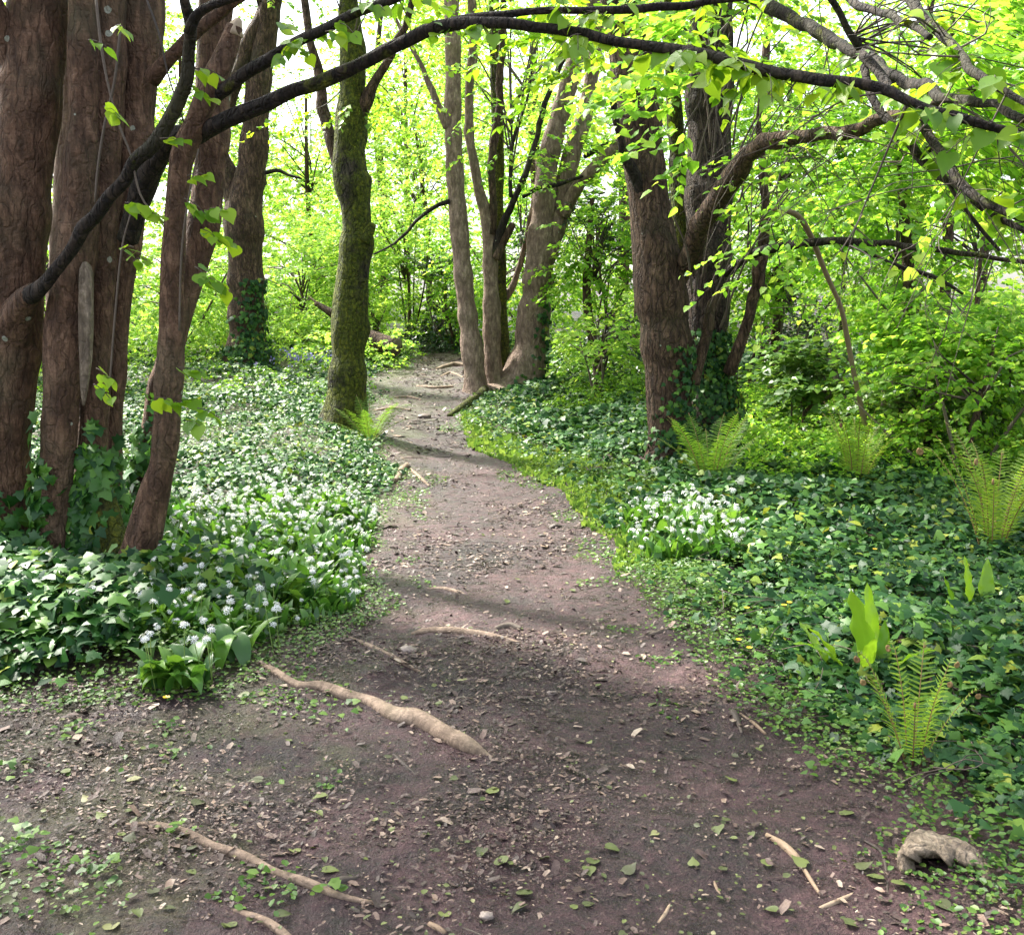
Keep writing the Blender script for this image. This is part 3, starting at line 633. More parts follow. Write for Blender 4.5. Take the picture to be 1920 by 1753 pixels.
def crown(parent, c, rad, n, size, mat, nl=14, slen=(.3, .6), thr=-.15, seed=0, T=KITE, branches=10, foot=None, bw=.02, mat_b='twig', name='crown', zmin=None):
    la, ta = Acc(), Acc()
    p, loc = crown_pts(n, c, rad, thr, seed)
    if zmin is not None:
        k = p[:, 2] > htop(p[:, 0], p[:, 1])+zmin; p, loc = p[k], loc[k]
    k = (np.hypot(p[:, 0], p[:, 1]) > 1.6) & ~((np.abs(p[:, 0]) < 1.0) & (p[:, 2] < 2.4) & (p[:, 1] < 9)); p, loc = p[k], loc[k]
    d = loc.copy()/np.array(rad); d[:, 2] = d[:, 2]*.35+.05; d = nrm(d+1e-4) + rng.normal(0, .55, p.shape)*np.array([1, 1, .35])
    sprays(p, d, rng.uniform(*slen, len(p)), nl, size, la, ta, T)
    la.obj(name, mat, parent, False, 'stuff')
    if foot is not None and branches:
        for i in range(branches):
            q = p[rng.integers(len(p))]; f = np.array(foot) + np.array([0, 0, random.uniform(0, .5)*max(.2, q[2]-foot[2])])
            m1 = f*.6+q*.4 + np.array([0, 0, .12*np.linalg.norm(q-f)]) + rng.normal(0, .08, 3)
            tube('', [[*f, bw], [*m1, bw*.7], [*q, bw*.25]], None, None, 5, .18, .1, i, 0, 0, ta)
    ta.obj('twigs', M[mat_b], parent, True, 'stuff')

# crowns of the trees in view
def tree_crown(t, px, py, Y, rad, n, size, mat, **kw): crown(t, P(px, py, Y), rad, n, size, mat, **kw)
tree_crown(T4, 980, 60, Y4, (2.6, 2.0, 2.6), 420, .085, M['lime'], thr=.0, seed=4, foot=P(960, 330, Y4), branches=14, bw=.016)
tree_crown(T4, 1000, -380, Y4, (3.2, 2.5, 1.6), 300, .09, M['lime'], thr=-.1, seed=5, branches=0)
tree_crown(T3, 640, 20, Y3, (1.1, 1.1, 1.3), 60, .08, M['limenear'], thr=.1, seed=6, foot=P(655, 150, Y3), branches=6, bw=.010)
tree_crown(T3, 650, -420, Y3, (2.2, 2.0, 1.2), 160, .085, M['lime'], thr=0, seed=7, branches=0)
tree_crown(T2, 470, -150, Y2, (2.6, 2.2, 2.2), 220, .09, M['lime'], thr=.0, seed=8, foot=P(490, 60, Y2), branches=6, bw=.02)
crown(T1, (-4.0, 7.0, 6.8), (3.4, 2.6, 1.8), 950, .09, M['lime'], thr=-.1, seed=9, foot=(-3.0, 6.4, 4.8), branches=22, bw=.03)  # unseen crown of the left clump, enlarged and shifted to shade the foreground
tree_crown(T5, 1300, -120, Y5+.3, (1.9, 1.6, 1.5), 320, .08, M['lime'], thr=-.05, seed=10, foot=P(1330, 150, Y5), branches=12, bw=.012)
tree_crown(T5, 1700, 120, 6.4, (1.7, 1.2, .9), 330, .078, M['lime'], thr=.0, seed=11, T=LIMEM, foot=P(1600, 90, 6.5), branches=12, bw=.007)
tree_crown(T5, 1480, 330, 8.0, (1.0, .9, .9), 70, .065, M['lime'], thr=.0, seed=12, T=LIMEM, foot=P(1480, 300, 8.0), branches=8, bw=.006)
tree_crown(T5, 1200, 60, 7.6, (.9, .5, .45), 50, .075, M['limenear'], thr=-.2, seed=13, T=LIMEM, branches=0)

# shrubs and young trees behind: px, py, Y, radii, sprays, leaf size, material, label
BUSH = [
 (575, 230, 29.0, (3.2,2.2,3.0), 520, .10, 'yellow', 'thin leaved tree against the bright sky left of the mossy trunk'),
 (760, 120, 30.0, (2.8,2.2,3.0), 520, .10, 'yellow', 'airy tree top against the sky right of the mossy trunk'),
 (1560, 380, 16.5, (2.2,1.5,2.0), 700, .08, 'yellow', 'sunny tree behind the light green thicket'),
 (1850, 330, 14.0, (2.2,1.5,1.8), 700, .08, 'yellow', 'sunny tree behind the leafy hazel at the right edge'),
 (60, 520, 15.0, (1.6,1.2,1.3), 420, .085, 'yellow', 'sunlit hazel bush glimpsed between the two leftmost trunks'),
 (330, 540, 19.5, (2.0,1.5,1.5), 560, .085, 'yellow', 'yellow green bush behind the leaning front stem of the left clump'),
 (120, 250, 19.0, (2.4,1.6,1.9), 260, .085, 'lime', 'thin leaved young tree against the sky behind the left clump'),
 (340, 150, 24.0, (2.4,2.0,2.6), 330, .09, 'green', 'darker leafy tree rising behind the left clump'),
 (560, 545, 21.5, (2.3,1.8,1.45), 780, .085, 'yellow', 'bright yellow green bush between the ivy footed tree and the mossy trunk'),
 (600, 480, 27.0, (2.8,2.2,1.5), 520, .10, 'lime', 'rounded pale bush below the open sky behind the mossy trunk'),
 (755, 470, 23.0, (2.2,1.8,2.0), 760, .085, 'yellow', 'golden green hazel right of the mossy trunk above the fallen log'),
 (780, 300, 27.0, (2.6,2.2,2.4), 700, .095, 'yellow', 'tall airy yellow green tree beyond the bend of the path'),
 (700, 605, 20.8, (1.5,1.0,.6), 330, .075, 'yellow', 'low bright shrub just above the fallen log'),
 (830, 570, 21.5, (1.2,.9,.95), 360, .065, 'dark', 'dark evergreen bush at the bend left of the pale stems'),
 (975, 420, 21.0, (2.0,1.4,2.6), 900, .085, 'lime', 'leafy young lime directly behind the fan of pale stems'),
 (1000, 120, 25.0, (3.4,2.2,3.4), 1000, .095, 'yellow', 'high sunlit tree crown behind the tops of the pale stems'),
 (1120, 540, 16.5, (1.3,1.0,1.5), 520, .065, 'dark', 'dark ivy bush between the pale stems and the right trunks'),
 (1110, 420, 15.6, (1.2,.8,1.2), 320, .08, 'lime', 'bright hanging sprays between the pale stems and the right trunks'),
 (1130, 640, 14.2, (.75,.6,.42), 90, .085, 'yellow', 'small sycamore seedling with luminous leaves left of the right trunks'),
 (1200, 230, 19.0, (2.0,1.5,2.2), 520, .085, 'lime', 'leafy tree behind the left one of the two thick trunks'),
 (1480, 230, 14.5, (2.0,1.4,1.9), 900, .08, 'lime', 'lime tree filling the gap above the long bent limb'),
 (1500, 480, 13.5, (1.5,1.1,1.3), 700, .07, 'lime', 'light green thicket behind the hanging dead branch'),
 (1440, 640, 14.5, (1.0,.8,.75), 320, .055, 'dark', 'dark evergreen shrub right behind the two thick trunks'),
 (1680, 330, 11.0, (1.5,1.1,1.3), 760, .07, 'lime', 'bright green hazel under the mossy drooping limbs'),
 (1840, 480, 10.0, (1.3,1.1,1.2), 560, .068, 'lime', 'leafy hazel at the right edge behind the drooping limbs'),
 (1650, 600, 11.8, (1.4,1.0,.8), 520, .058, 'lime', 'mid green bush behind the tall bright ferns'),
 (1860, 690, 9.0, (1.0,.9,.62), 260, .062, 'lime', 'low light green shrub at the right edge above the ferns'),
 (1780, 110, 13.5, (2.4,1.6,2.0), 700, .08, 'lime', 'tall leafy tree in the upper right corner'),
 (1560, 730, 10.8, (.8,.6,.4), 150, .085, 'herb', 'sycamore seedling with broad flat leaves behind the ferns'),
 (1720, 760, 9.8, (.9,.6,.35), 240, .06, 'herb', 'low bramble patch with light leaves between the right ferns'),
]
for i, (px, py, Yb, rad, n, size, mat, label) in enumerate(BUSH):
    c = P(px, py, Yb); tall = c[2]-rad[2] > float(hbase(c[0], Yb)) + 1.0
    base = np.array([c[0]+random.uniform(-.3, .3), Yb, float(hground(c[0], Yb))])
    if px > 1390 and Yb < 15: rad = (rad[0], rad[1]*.55, rad[2]); n = int(n*.68)
    t = thing('young_tree' if tall else 'bush', label, 'tree' if tall else 'bush', tuple(base), 'shrubs and young trees behind the path')
    r0 = (.075 if tall else .03)*(1+.02*Yb*.3)
    top = c + np.array([0, 0, rad[2]*.3])
    mid = base*.5+top*.5 + np.array([random.uniform(-.15, .15), 0, 0])
    tube('trunk', [[*(base-np.array([0, 0, .1])), r0*1.3], [*(base+np.array([0, 0, .3])), r0], [*mid, r0*.8], [*top, r0*.4]], M['barkmid'], t, 10, .2, .1, i, 0, .2)
    if not tall:
        for k in range(4):
            e = c + rng.normal(0, .45, 3)*np.array(rad)
            tube('stem', [[*(base+rng.normal(0, .08, 3)*np.array([1, 1, 0])), r0*.7], [*((base+e)/2+rng.normal(0, .1, 3)), r0*.5], [*e, r0*.2]], M['twig'], t, 6, .15, .1, i+k, 0)
    crown(t, c, rad, n, size, M[mat], nl=15, slen=(.25, .6), thr=-.12, seed=30+i, foot=base*.35+c*.65, branches=9 if Yb < 12 else 16, bw=.007+.0006*Yb, zmin=.05,
          T=LIMEM if size > .08 and mat in ('herb',) or (Yb < 12) else KITE)
# the wood beyond, one mass that closes the view
la, ta = Acc(), Acc()
n = 10500
xx = rng.uniform(-26, 30, n); yy = rng.uniform(30, 44, n)
topz = np.interp(xx/yy, [-.6, -.32, -.26, -.19, -.14, -.08, .05, .3, .8], [13, 12, 8.0, 6.5, 9.5, 14, 16, 16, 16])*(1+.18*fbm(xx*.5, yy*.3, 0, 2, 9))
zz = hbase(xx, yy) + rng.uniform(0, 1, n)**.8*topz*.8
p = np.stack([xx, yy, zz], 1); p = p[fbm(xx*.5, yy*.5, zz*.6, 2, 77) > -.25]
d = rng.normal(0, 1, p.shape)*np.array([1, 1, .3])
sprays(p, d, rng.uniform(.6, 1.2, len(p)), 16, .19, la, ta, KITE, .008)
o = la.obj('far_woodland', M['yellow'], None, False, 'stuff'); tag(o, 'distant mass of spring foliage closing the view behind all the trees', 'woodland')
for i, (px, Yt, w) in enumerate([(90, 30, .2), (250, 33, .25), (720, 34, .18), (1000, 32, .2), (1160, 31, .22), (1420, 29, .2), (1700, 30, .24)]):
    x = (px-960)/FPX*Yt; z = float(hbase(x, Yt))
    o = tube('far_trunk', [[x, Yt, z-.1, w], [x+.1, Yt, z+3, w*.8], [x-.1, Yt, z+7, w*.6], [x+.2, Yt, z+10, w*.3]], M['barkmid'], None, 10, .4, .1, i)['o']
    tag(o, ['far slim trunk glimpsed left of the left clump', 'far trunk glimpsed between stems of the left clump', 'far trunk beyond the mossy tree', 'far trunk behind the fan of pale stems',
            'far trunk seen left of the thick right pair', 'far trunk seen right of the thick right pair', 'far trunk deep in the foliage at the right'][i], 'tree trunk')

# ------------------------------------------------------------------ ground plants
def poly_in(pts, x, y, lift=0.0):
    q = np.array([G(*p, lift)[:2] for p in pts]); ins = np.zeros(x.shape, bool); j = len(q)-1
    for i in range(len(q)):
        c = ((q[i, 1] > y) != (q[j, 1] > y)) & (x < (q[j, 0]-q[i, 0])*(y-q[i, 1])/(q[j, 1]-q[i, 1]+1e-12)+q[i, 0]); ins ^= c; j = i
    return ins
GARL = [(255,1150),(300,935),(480,905),(700,925),(725,985),(705,1085),(660,1140),(520,1195),(430,1215),(300,1190)]
GARR = [(1150,1010),(1165,935),(1290,925),(1390,960),(1400,1040),(1300,1060),(1200,1060)]
HERBR = [(1150,1060),(1290,1050),(1400,1150),(1500,1290),(1700,1420),(1900,1500),(2100,1560),(2300,1900),(1700,1900),(1100,1100)]
HERBL = [(120,1330),(0,1340),(0,1290),(250,1240),(450,1180),(700,1080),(760,1130),(560,1240),(400,1310)]
MOSSR = [(860,770),(900,790),(1010,840),(1180,880),(1240,905),(1235,945),(1140,960),(1000,890),(880,840)]
MOSSR2 = [(690,745),(720,690),(800,640),(880,640),(815,690),(735,735)]
def visible_samples(y0, y1, dens, pad=.6):
    """random ground points inside the camera's view and a margin beside it"""
    A = .5*(y0+y1)*1.06*(y1-y0)+2*pad*(y1-y0)
    n = int(A*dens); y = np.sqrt(rng.uniform(y0*y0, y1*y1, n)); x = rng.uniform(-1, 1, n)*(.53*y+pad)
    return x, y
BANDS = [(2.2, 4.2, 1900, 1.0), (4.2, 6.5, 1700, 1.0), (6.5, 10, 1400, 1.08), (10, 15, 1000, 1.22), (15, 24, 360, 1.7)]
trunkbase = [(STEMS[k]['c'][0][0], STEMS[k]['c'][0][1], STEMS[k]['r'][1]*1.05) for k in 'ABCDEK' if k in STEMS] + [(STEMS[k]['c'][1][0], STEMS[k]['c'][1][1], STEMS[k]['r'][2]*1.0) for k in ('L', 'a', 'd', 'f', 'g')]
def clear_trunks(x, y):
    k = np.ones(x.shape, bool)
    for bx, by, r in trunkbase: k &= np.hypot(x-bx, y-by) > r
    return k
def mound(x, y): return .5+.5*fbm(x*1.3, y*1.3, 0, 3, 41)
ivy_acc = Acc(); ivy_near = []; herb_acc = Acc(); garl = []; mossp = []
for y0, y1, dens, k in BANDS:
    x, y = visible_samples(y0, y1, dens); s = sdist(x, y)
    inL, inR = poly_in(GARL, x, y, .2), poly_in(GARR, x, y, .2); hR, hL = poly_in(HERBR, x, y), poly_in(HERBL, x, y)
    mo = poly_in(MOSSR, x, y) | poly_in(MOSSR2, x, y)
    edge = np.clip(-s/.22, 0, 1)
    w = edge*np.where(inL | inR, .22, 1)*np.where(hL, .06, 1)*np.where(mo, .12, 1)*np.where(hR & (-s < .30), .25, 1)
    w = w*np.where((x < 0) & (y > 7.5) & (fbm(x*.9, y*.9, 0, 2, 51) > .12), .25, 1)
    keep = (rng.uniform(0, 1, len(x)) < w) & clear_trunks(x, y)
    x, y, s = x[keep], y[keep], s[keep]
    hgt = (.03+np.where((x < -1.2) & (y < 6.5), .40, .24)*mound(x, y)*np.clip(-s/.8, .10, 1))*rng.uniform(.25, 1, len(x))**.6
    pos = np.stack([x, y, hground(x, y)+hgt+.01], 1)
    th = rng.uniform(0, 2*math.pi, len(x))
    ax = np.stack([np.cos(th), np.sin(th), rng.normal(-.25, .3, len(x))], 1); ax[:, 1] -= .35
    nn = np.array([0, -.30, 1.]) + rng.normal(0, .45, (len(x), 3))
    R = frames(ax, nn); sz = np.where((x < -.9) & (y < 6.8), .070, np.where((x < 0) & (y > 6.5), .040, .056))*k*np.clip(np.exp(rng.normal(-.08, .34, len(x))), .35, 1.4)
    if y1 < 7:
        sc = (y < 5.2) & (hgt > .06); idx = np.where(sc)[0]
        ivy_near.append((pos[idx], R[idx], sz[idx])); rest = ~sc
    else: rest = np.ones(len(x), bool)
    pick = rng.uniform(0, 1, len(x))
    for T_, lo_, hi_ in ((IVY, 0, .5), (IVYM, .5, .85), (OVAL, .85, 1)):
        q_ = rest & (pick >= lo_) & (pick < hi_)
        if y1 > 7 and T_ is IVY: T_ = IVYM
        scatter(ivy_acc, T_, pos[q_], R[q_], sz[q_])
# nearest ivy leaves of the right bank and of the left bank: one object each, the rest joined
IM = [mesh('leaf', IVY[0]*np.array([w, 1, z]), [IVY[1]], M['ivy'], True) for w, z in ((1, 1), (.9, 1.8), (1.1, .4))]
IMY = [mesh('leaf', IVY[0]*np.array([w, 1, z]), [IVY[1]], M['ivyyoung'], True) for w, z in ((1, 1), (.95, 1.6))]
ip = np.concatenate([a[0] for a in ivy_near]); iR = np.concatenate([a[1] for a in ivy_near]); isz = np.concatenate([a[2] for a in ivy_near])
stem_acc = Acc()
for q in range(150):
    g = G(random.uniform(1350, 1920), random.uniform(960, 1500)); th = random.uniform(0, 6.28); pts = []
    if sdist(g[0], g[1]) > -.2: continue
    for j in range(5):
        z = float(hground(g[0], g[1]))+.05+.16*float(mound(g[0], g[1])); pts.append([g[0], g[1], z-.03, .0016]); th += random.gauss(0, .5); g = g+np.array([math.cos(th), math.sin(th), 0])*.10
    tube('', pts, None, None, 4, .05, 0, q, 0, 0, stem_acc)
rb = G(1700, 1250); lb = G(80, 1200)
ivyR = thing('ivy_carpet', 'dark glossy ivy carpeting the bank right of the path', 'ivy', tuple(rb))
ivyL = thing('ivy_carpet', 'large leaved ivy round the foot of the left clump of stems', 'ivy', tuple(lb))
stem_acc.obj('runners', M['twig'], ivyR, True, 'stuff')
for side, root in ((1, ivyR), (-1, ivyL)):
    k = np.where(np.sign(ip[:, 0]) == side)[0]
    inview = np.abs(ip[k, 0]) < .51*ip[k, 1]
    k1 = k[inview]; k1 = k1[np.argsort(ip[k1, 1]*rng.uniform(.85, 1.15, len(k1)))][:300]
    for q in k1: inst('leaf', random.choice(IM if random.random() < (.75 if side > 0 else .4) else IMY), root, ip[q], iR[q], isz[q]*1.12)
    ks = np.setdiff1d(k, k1); acc = Acc(); scatter(acc, IVY, ip[ks], iR[ks], isz[ks])
    acc.obj('leaves', M['ivy'], root, True, 'stuff')
o = ivy_acc.obj('ivy_ground_cover', M['ivy'], None, True, 'stuff'); tag(o, 'dense ivy leaves covering the woodland floor on both sides of the path', 'ivy')

# low herbs along the edges, moss strip, seedlings scattered over bare soil
acc = Acc(); macc = Acc()
for y0, y1, dens, k in BANDS[:4]:
    x, y = visible_samples(y0, y1, dens*2.4); s = sdist(x, y)
    hR, hL = poly_in(HERBR, x, y), poly_in(HERBL, x, y); mo = poly_in(MOSSR, x, y) | poly_in(MOSSR2, x, y)
    patch = fbm(x*2.2, y*2.2, 0, 3, 61)
    w = np.where(hR & (s < .12), .75*np.clip((.12-s)/.15, 0, 1)*np.clip((.75+s)/.3, 0, 1), 0) + np.where(hL & (s < .25), .6, 0)
    w = w + np.where((s < .05) & (s > -.35) & (y > 4.5), .30, 0) + np.where((x < -.6) & (s > 0) & (y < 4.6), np.where(patch > .5, .32, .010), 0) + np.where((s > 0) & (s < .35), np.where(patch > .35, .35, 0), 0)
    w = w + np.where((x < 0) & (y > 7.5) & (s < -.3) & (fbm(x*.9, y*.9, 0, 2, 51) > .12), .45, 0)
    w = w + np.where((s < -.25) & (fbm(x*1.4, y*1.4, 0, 3, 83) > .15), .16, .02)*(s < -.2)
    w = np.where(mo, .35, w)
    keep = (rng.uniform(0, 1, len(x)) < w) & clear_trunks(x, y); x2, y2, s2 = x[keep], y[keep], s[keep]
    h = np.where(s2 < -.25, .05+.20*mound(x2, y2)*np.clip(-s2/.8, .1, 1), .012+.06*np.clip(.3-s2, 0, 1))*rng.uniform(.3, 1.05, len(x2))
    pos = np.stack([x2, y2, htop(x2, y2)+h+.004], 1); th = rng.uniform(0, 2*math.pi, len(x2))
    ax = np.stack([np.cos(th), np.sin(th), rng.uniform(-.1, .5, len(x2))], 1)
    R = frames(ax, np.array([0, -.2, 1.])+rng.normal(0, .3, (len(x2), 3)))
    scatter(acc, OVAL, pos, R, .023*k*rng.uniform(.45, 1.3, len(x2)))
    keep = (mo | ((s < .1) & (s > -.3) & (y > 6) & (x > 0))) & (s < .12) & (rng.uniform(0, 1, len(x)) < .75+.6*fbm(x*2.5, y*2.5, 0, 3, 91)); x2, y2 = x[keep], y[keep]
    pos = np.stack([x2, y2, htop(x2, y2)+.002], 1); th = rng.uniform(0, 2*math.pi, len(x2))
    ax = np.stack([.5*np.cos(th), .5*np.sin(th), np.full(len(x2), 1.)], 1)
    R = frames(ax, np.stack([np.cos(th+1.5), np.sin(th+1.5), .2*np.ones(len(x2))], 1))
    scatter(macc, KITE, pos, R, .030*k*np.exp(rng.normal(0, .35, len(x2))))
o = acc.obj('edge_herbs', M['herb'], None, False, 'stuff'); tag(o, 'small round leaved herbs fringing the bare earth of the path', 'herbs')
o = macc.obj('moss_fringe', M['moss'], None, False, 'stuff'); tag(o, 'soft yellow green moss and grass strip beside the path bend', 'moss')

# wild garlic: leaves and white umbels
STR = [strap(b, w) for b, w in ((1.3, .15), (1.8, .17), (.8, .12), (2.3, .16))]
def umbel(nf=9, pet=5):
    V, F = [], []
    for f in range(nf):
        a = f*2.4+.5*math.sin(f*5.1); e = .2+1.0*((f+.5)/nf)**.8
        c = np.array([math.cos(a)*math.sin(e), math.sin(a)*math.sin(e), math.cos(e)*.8])*(.5+.16*math.sin(f*3.7))
        n = nrm(c); u = nrm(np.cross(n, [.3, .5, .8])); v = np.cross(n, u)
        for q in range(pet):
            t = q*2*math.pi/pet; d = u*math.cos(t)+v*math.sin(t); w = -u*math.sin(t)+v*math.cos(t)
            i = len(V); V += [c, c+d*.16+w*.06+n*.05, c+d*.33+n*.03, c+d*.16-w*.06+n*.05]; F += [(i, i+1, i+2), (i, i+2, i+3)]
    return np.array(V), np.array(F)
UM = [umbel(9, 5), umbel(6, 4)]
def garlic(x, y, k, leaf_acc, flo_acc, stalk_acc, pf, hh=.22):
    z = htop(x, y); n = len(x); ed = np.clip(.35-sdist(x, y)/.45, .45, 1)*(.85+.3*mound(x*2, y*2))
    th = rng.uniform(0, 2*math.pi, n)
    ax = np.stack([np.cos(th), np.sin(th), np.zeros(n)], 1); nn = np.array([0, 0, 1.])+rng.normal(0, .12, (n, 3))
    R = frames(ax, nn); sel = rng.integers(0, 4, n)
    for q in range(4):
        m = sel == q
        if m.any(): scatter(leaf_acc, STR[q], np.stack([x, y, z], 1)[m], R[m], (hh*ed)[m]*k*rng.uniform(.5, 1.25, m.sum()))
    m = rng.uniform(0, 1, n) < pf
    if not m.any(): return
    p0 = np.stack([x, y, z], 1)[m]; q = p0 + np.stack([rng.normal(0, .03, m.sum()), rng.normal(0, .03, m.sum()), (hh*ed)[m]*rng.uniform(.6, 1.4, m.sum())], 1)
    ax = rng.normal(0, .5, p0.shape)+np.array([1, 0, 0]); Rf = frames(ax, np.array([0, -.2, 1.])+rng.normal(0, .2, p0.shape))
    scatter(flo_acc, UM[0] if k < 1.1 else UM[1], q-np.array([0, 0, .012]), Rf, .033*k*np.clip(np.exp(rng.normal(-.1, .38, len(q))), .4, 1.5))
    A = np.array([[math.cos(j*2.094), math.sin(j*2.094), 0] for j in range(3)])*.0018
    V = np.concatenate([p0[:, None]+A[None], q[:, None]+A[None]], 1)
    F = np.array([(0,1,4),(0,4,3),(1,2,5),(1,5,4),(2,0,3),(2,3,5)])
    stalk_acc.add(V.reshape(-1, 3), T=(F[None]+(np.arange(len(q))*6)[:, None, None]).reshape(-1, 3))
for poly, lab, den, pf in ((GARL, 'drift of white flowering wild garlic left of the path', 700, .40), (GARR, 'patch of white flowering wild garlic right of the path below the thick trunks', 560, .42)):
    q = np.array([G(*p) for p in poly]); c = q.mean(0)
    x = rng.uniform(q[:, 0].min(), q[:, 0].max(), 40000); y = rng.uniform(q[:, 1].min(), q[:, 1].max(), 40000)
    A = np.ptp(q[:, 0])*np.ptp(q[:, 1]); k = poly_in(poly, x, y, .2) & (sdist(x, y) < -.02) & clear_trunks(x, y); x, y = x[k][:int(den*A*k.mean())], y[k][:int(den*A*k.mean())]
    la, fa, sa = Acc(), Acc(), Acc()
    far = sstep(4.9, 5.8, y)*np.clip(.55+.9*fbm(x*1.1, y*1.1, 0, 2, 55), .05, 1) if poly is GARL else np.ones(len(y))*.8
    m = rng.uniform(0, 1, len(x)) < .12+.88*far
    garlic(x[m], y[m], 1.0, la, fa, sa, pf); garlic(x[~m], y[~m], 1.0, la, fa, sa, .05)
    t = thing('wild_garlic', lab, 'wild garlic', tuple(c)); la.obj('leaves', M['garlic'], t, True, 'stuff'); fa.obj('flowers', M['petal'], t, False, 'stuff'); sa.obj('stalks', M['stem'], t, False, 'stuff')
# two garlic plants in front, each leaf an object
SM = [mesh('leaf', a, [b], M['garlic'], True) for a, b in (strap(2.2, .15, 7, 75), strap(2.8, .16, 7, 70), strap(1.5, .12, 6, 72), strap(3.2, .15, 7, 62))]; UMm = mesh('flower', UM[0][0], [UM[0][1]], M['petal'])
for px, py, n, nf, lab in ((335, 1285, 40, 8, 'garlic plant with broad drooping leaves at the left edge of the bare earth'), (245, 1215, 22, 6, 'small flowering garlic plant between the ivy and the broad leaved one'), (430, 1240, 20, 5, 'low garlic tuft right of the broad leaved plant')):
    g = G(px, py); t = thing('garlic_plant', lab, 'plant', tuple(g))
    for i in range(n):
        th = random.uniform(0, 6.28); p = g + np.array([random.gauss(0, .06), random.gauss(0, .05), 0])
        R = frames(np.array([[math.cos(th), math.sin(th), 0]]), np.array([[0, 0, 1.]]))[0]; inst('leaf', random.choice(SM), t, p, R, random.uniform(.12, .27))
    sa = Acc()
    for i in range(nf):
        p = g + np.array([random.gauss(0, .09), random.gauss(0, .06), 0]); q = p + np.array([random.gauss(0, .03), 0, random.uniform(.2, .3)])
        tube('', [[*p, .002], [*((p+q)/2), .002], [*q, .0015]], None, None, 4, .1, 0, 1, 0, 0, sa)
        inst('flower', UMm, t, q-np.array([0, 0, .012]), frames(rng.normal(0, .4, (1, 3))+np.array([[1, 0, 0]]), np.array([[0, -.2, 1.]])+rng.normal(0, .3, (1, 3)))[0], random.uniform(.030, .048))
    sa.obj('stalks', M['stem'], t, False, 'stuff')
# bluebells in the distance
fa = Acc()
for px, py, n in ((560,705,22),(400,640,12),(580,690,16),(1010,640,10),(760,625,40),(820,630,60),(800,610,40)):
    g = G(px, py); p = g + rng.normal(0, 1, (n, 3))*np.array([.35, .5, 0]); p[:, 2] = htop(p[:, 0], p[:, 1])+rng.uniform(.2, .38, n)
    for z in range(4): scatter(fa, KITE, p+rng.normal(0, .03, p.shape), frames(rng.normal(0, 1, p.shape), rng.normal(0, 1, p.shape)), .05)
o = fa.obj('bluebells', M['blue'], None, False, 'stuff'); tag(o, 'scattered violet blue bluebells far back on both sides of the path', 'flowers')
fa = Acc()
for px, py in ((228,1155),(255,1155),(300,1092),(318,1098),(312,1308),(310,1112),(1480,1130),(1470,1135),(1385,1200),(1405,1215),(1640,1030),(1400,1140)):
    g = G(px, py, .12); th = np.arange(6)*1.047; ax = np.stack([np.cos(th), np.sin(th), .4+0*th], 1)
    scatter(fa, OVAL, np.repeat(g[None], 6, 0), frames(ax, np.repeat([[0, -.3, 1.]], 6, 0)), .016)
o = fa.obj('yellow_flowers', M['gold'], None, False, 'stuff'); tag(o, 'tiny yellow celandine flowers dotted in the green on both banks', 'flowers')

# bright leafy undergrowth at the back left and right
acc = Acc()
def under(px0, px1, y0, y1, n, h, size, mat, label, name='undergrowth'):
    acc = Acc(); x = rng.uniform(px0, px1, n); y = rng.uniform(y0, y1, n); X = (x-960)/FPX*y
    k = (sdist(X, y) < -.25) & clear_trunks(X, y); X, y = X[k], y[k]
    p = np.stack([X, y, htop(X, y)+h*rng.uniform(.1, 1, len(X))*(.5+.6*mound(X, y))], 1)
    sprays(p, rng.normal(0, 1, p.shape)*np.array([1, 1, .3]), rng.uniform(.15, .35, len(p)), 9, size, acc, None)
    o = acc.obj(name, M[mat], None, False, 'stuff'); tag(o, label, 'undergrowth')
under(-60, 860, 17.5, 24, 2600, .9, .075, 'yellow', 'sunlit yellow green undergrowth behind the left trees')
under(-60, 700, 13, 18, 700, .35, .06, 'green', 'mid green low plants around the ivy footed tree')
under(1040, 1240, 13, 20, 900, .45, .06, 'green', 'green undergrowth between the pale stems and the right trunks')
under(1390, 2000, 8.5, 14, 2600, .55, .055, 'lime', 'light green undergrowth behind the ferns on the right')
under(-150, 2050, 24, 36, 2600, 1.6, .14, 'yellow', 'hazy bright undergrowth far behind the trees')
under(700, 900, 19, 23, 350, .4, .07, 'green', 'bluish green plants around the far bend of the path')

# ------------------------------------------------------------------ ivy climbing on trunks
def climb(acc, key, t0, t1, a0, spread, n, size, leafobjs=None):
    D = STEMS[key]; m = len(D['c'])
    t = rng.uniform(t0, t1, n); t = t0+(t1-t0)*((t-t0)/(t1-t0))**1.5
    i = np.clip((t*(m-1)).astype(int), 0, m-1); a = a0+rng.normal(0, spread, n)*(1.15-(t-t0)/(t1-t0)*.6)
    # angle measured about the stem, 0 = towards the camera, + = right
    out = np.stack([np.sin(a), -np.cos(a), np.zeros(n)], 1)
    p = D['c'][i] + D['t'][i]*(rng.uniform(-.6, .6, n)*D['L']/m)[:, None] + out*(D['r'][i]*1.12+rng.uniform(0, .05, n))[:, None]
    ax = np.array([0, 0, -1.])+rng.normal(0, .5, (n, 3)); nn = out+np.array([0, 0, .45])+rng.normal(0, .3, (n, 3))
    R = frames(ax, nn); s = size*rng.uniform(.55, 1.2, n)
    if leafobjs is not None:
        for q in range(n): inst('leaf', random.choice(IM+IMY), leafobjs, p[q], R[q], s[q])
    else: scatter(acc, IVY, p, R, s)
def frac(key, py):   # fraction along a stem whose height matches a pixel row
    D = STEMS[key]; Yk = D['c'][0][1]; z = P(960, py, Yk)[2]; return float(np.argmin(np.abs(D['c'][:, 2]-z)))/len(D['c'])
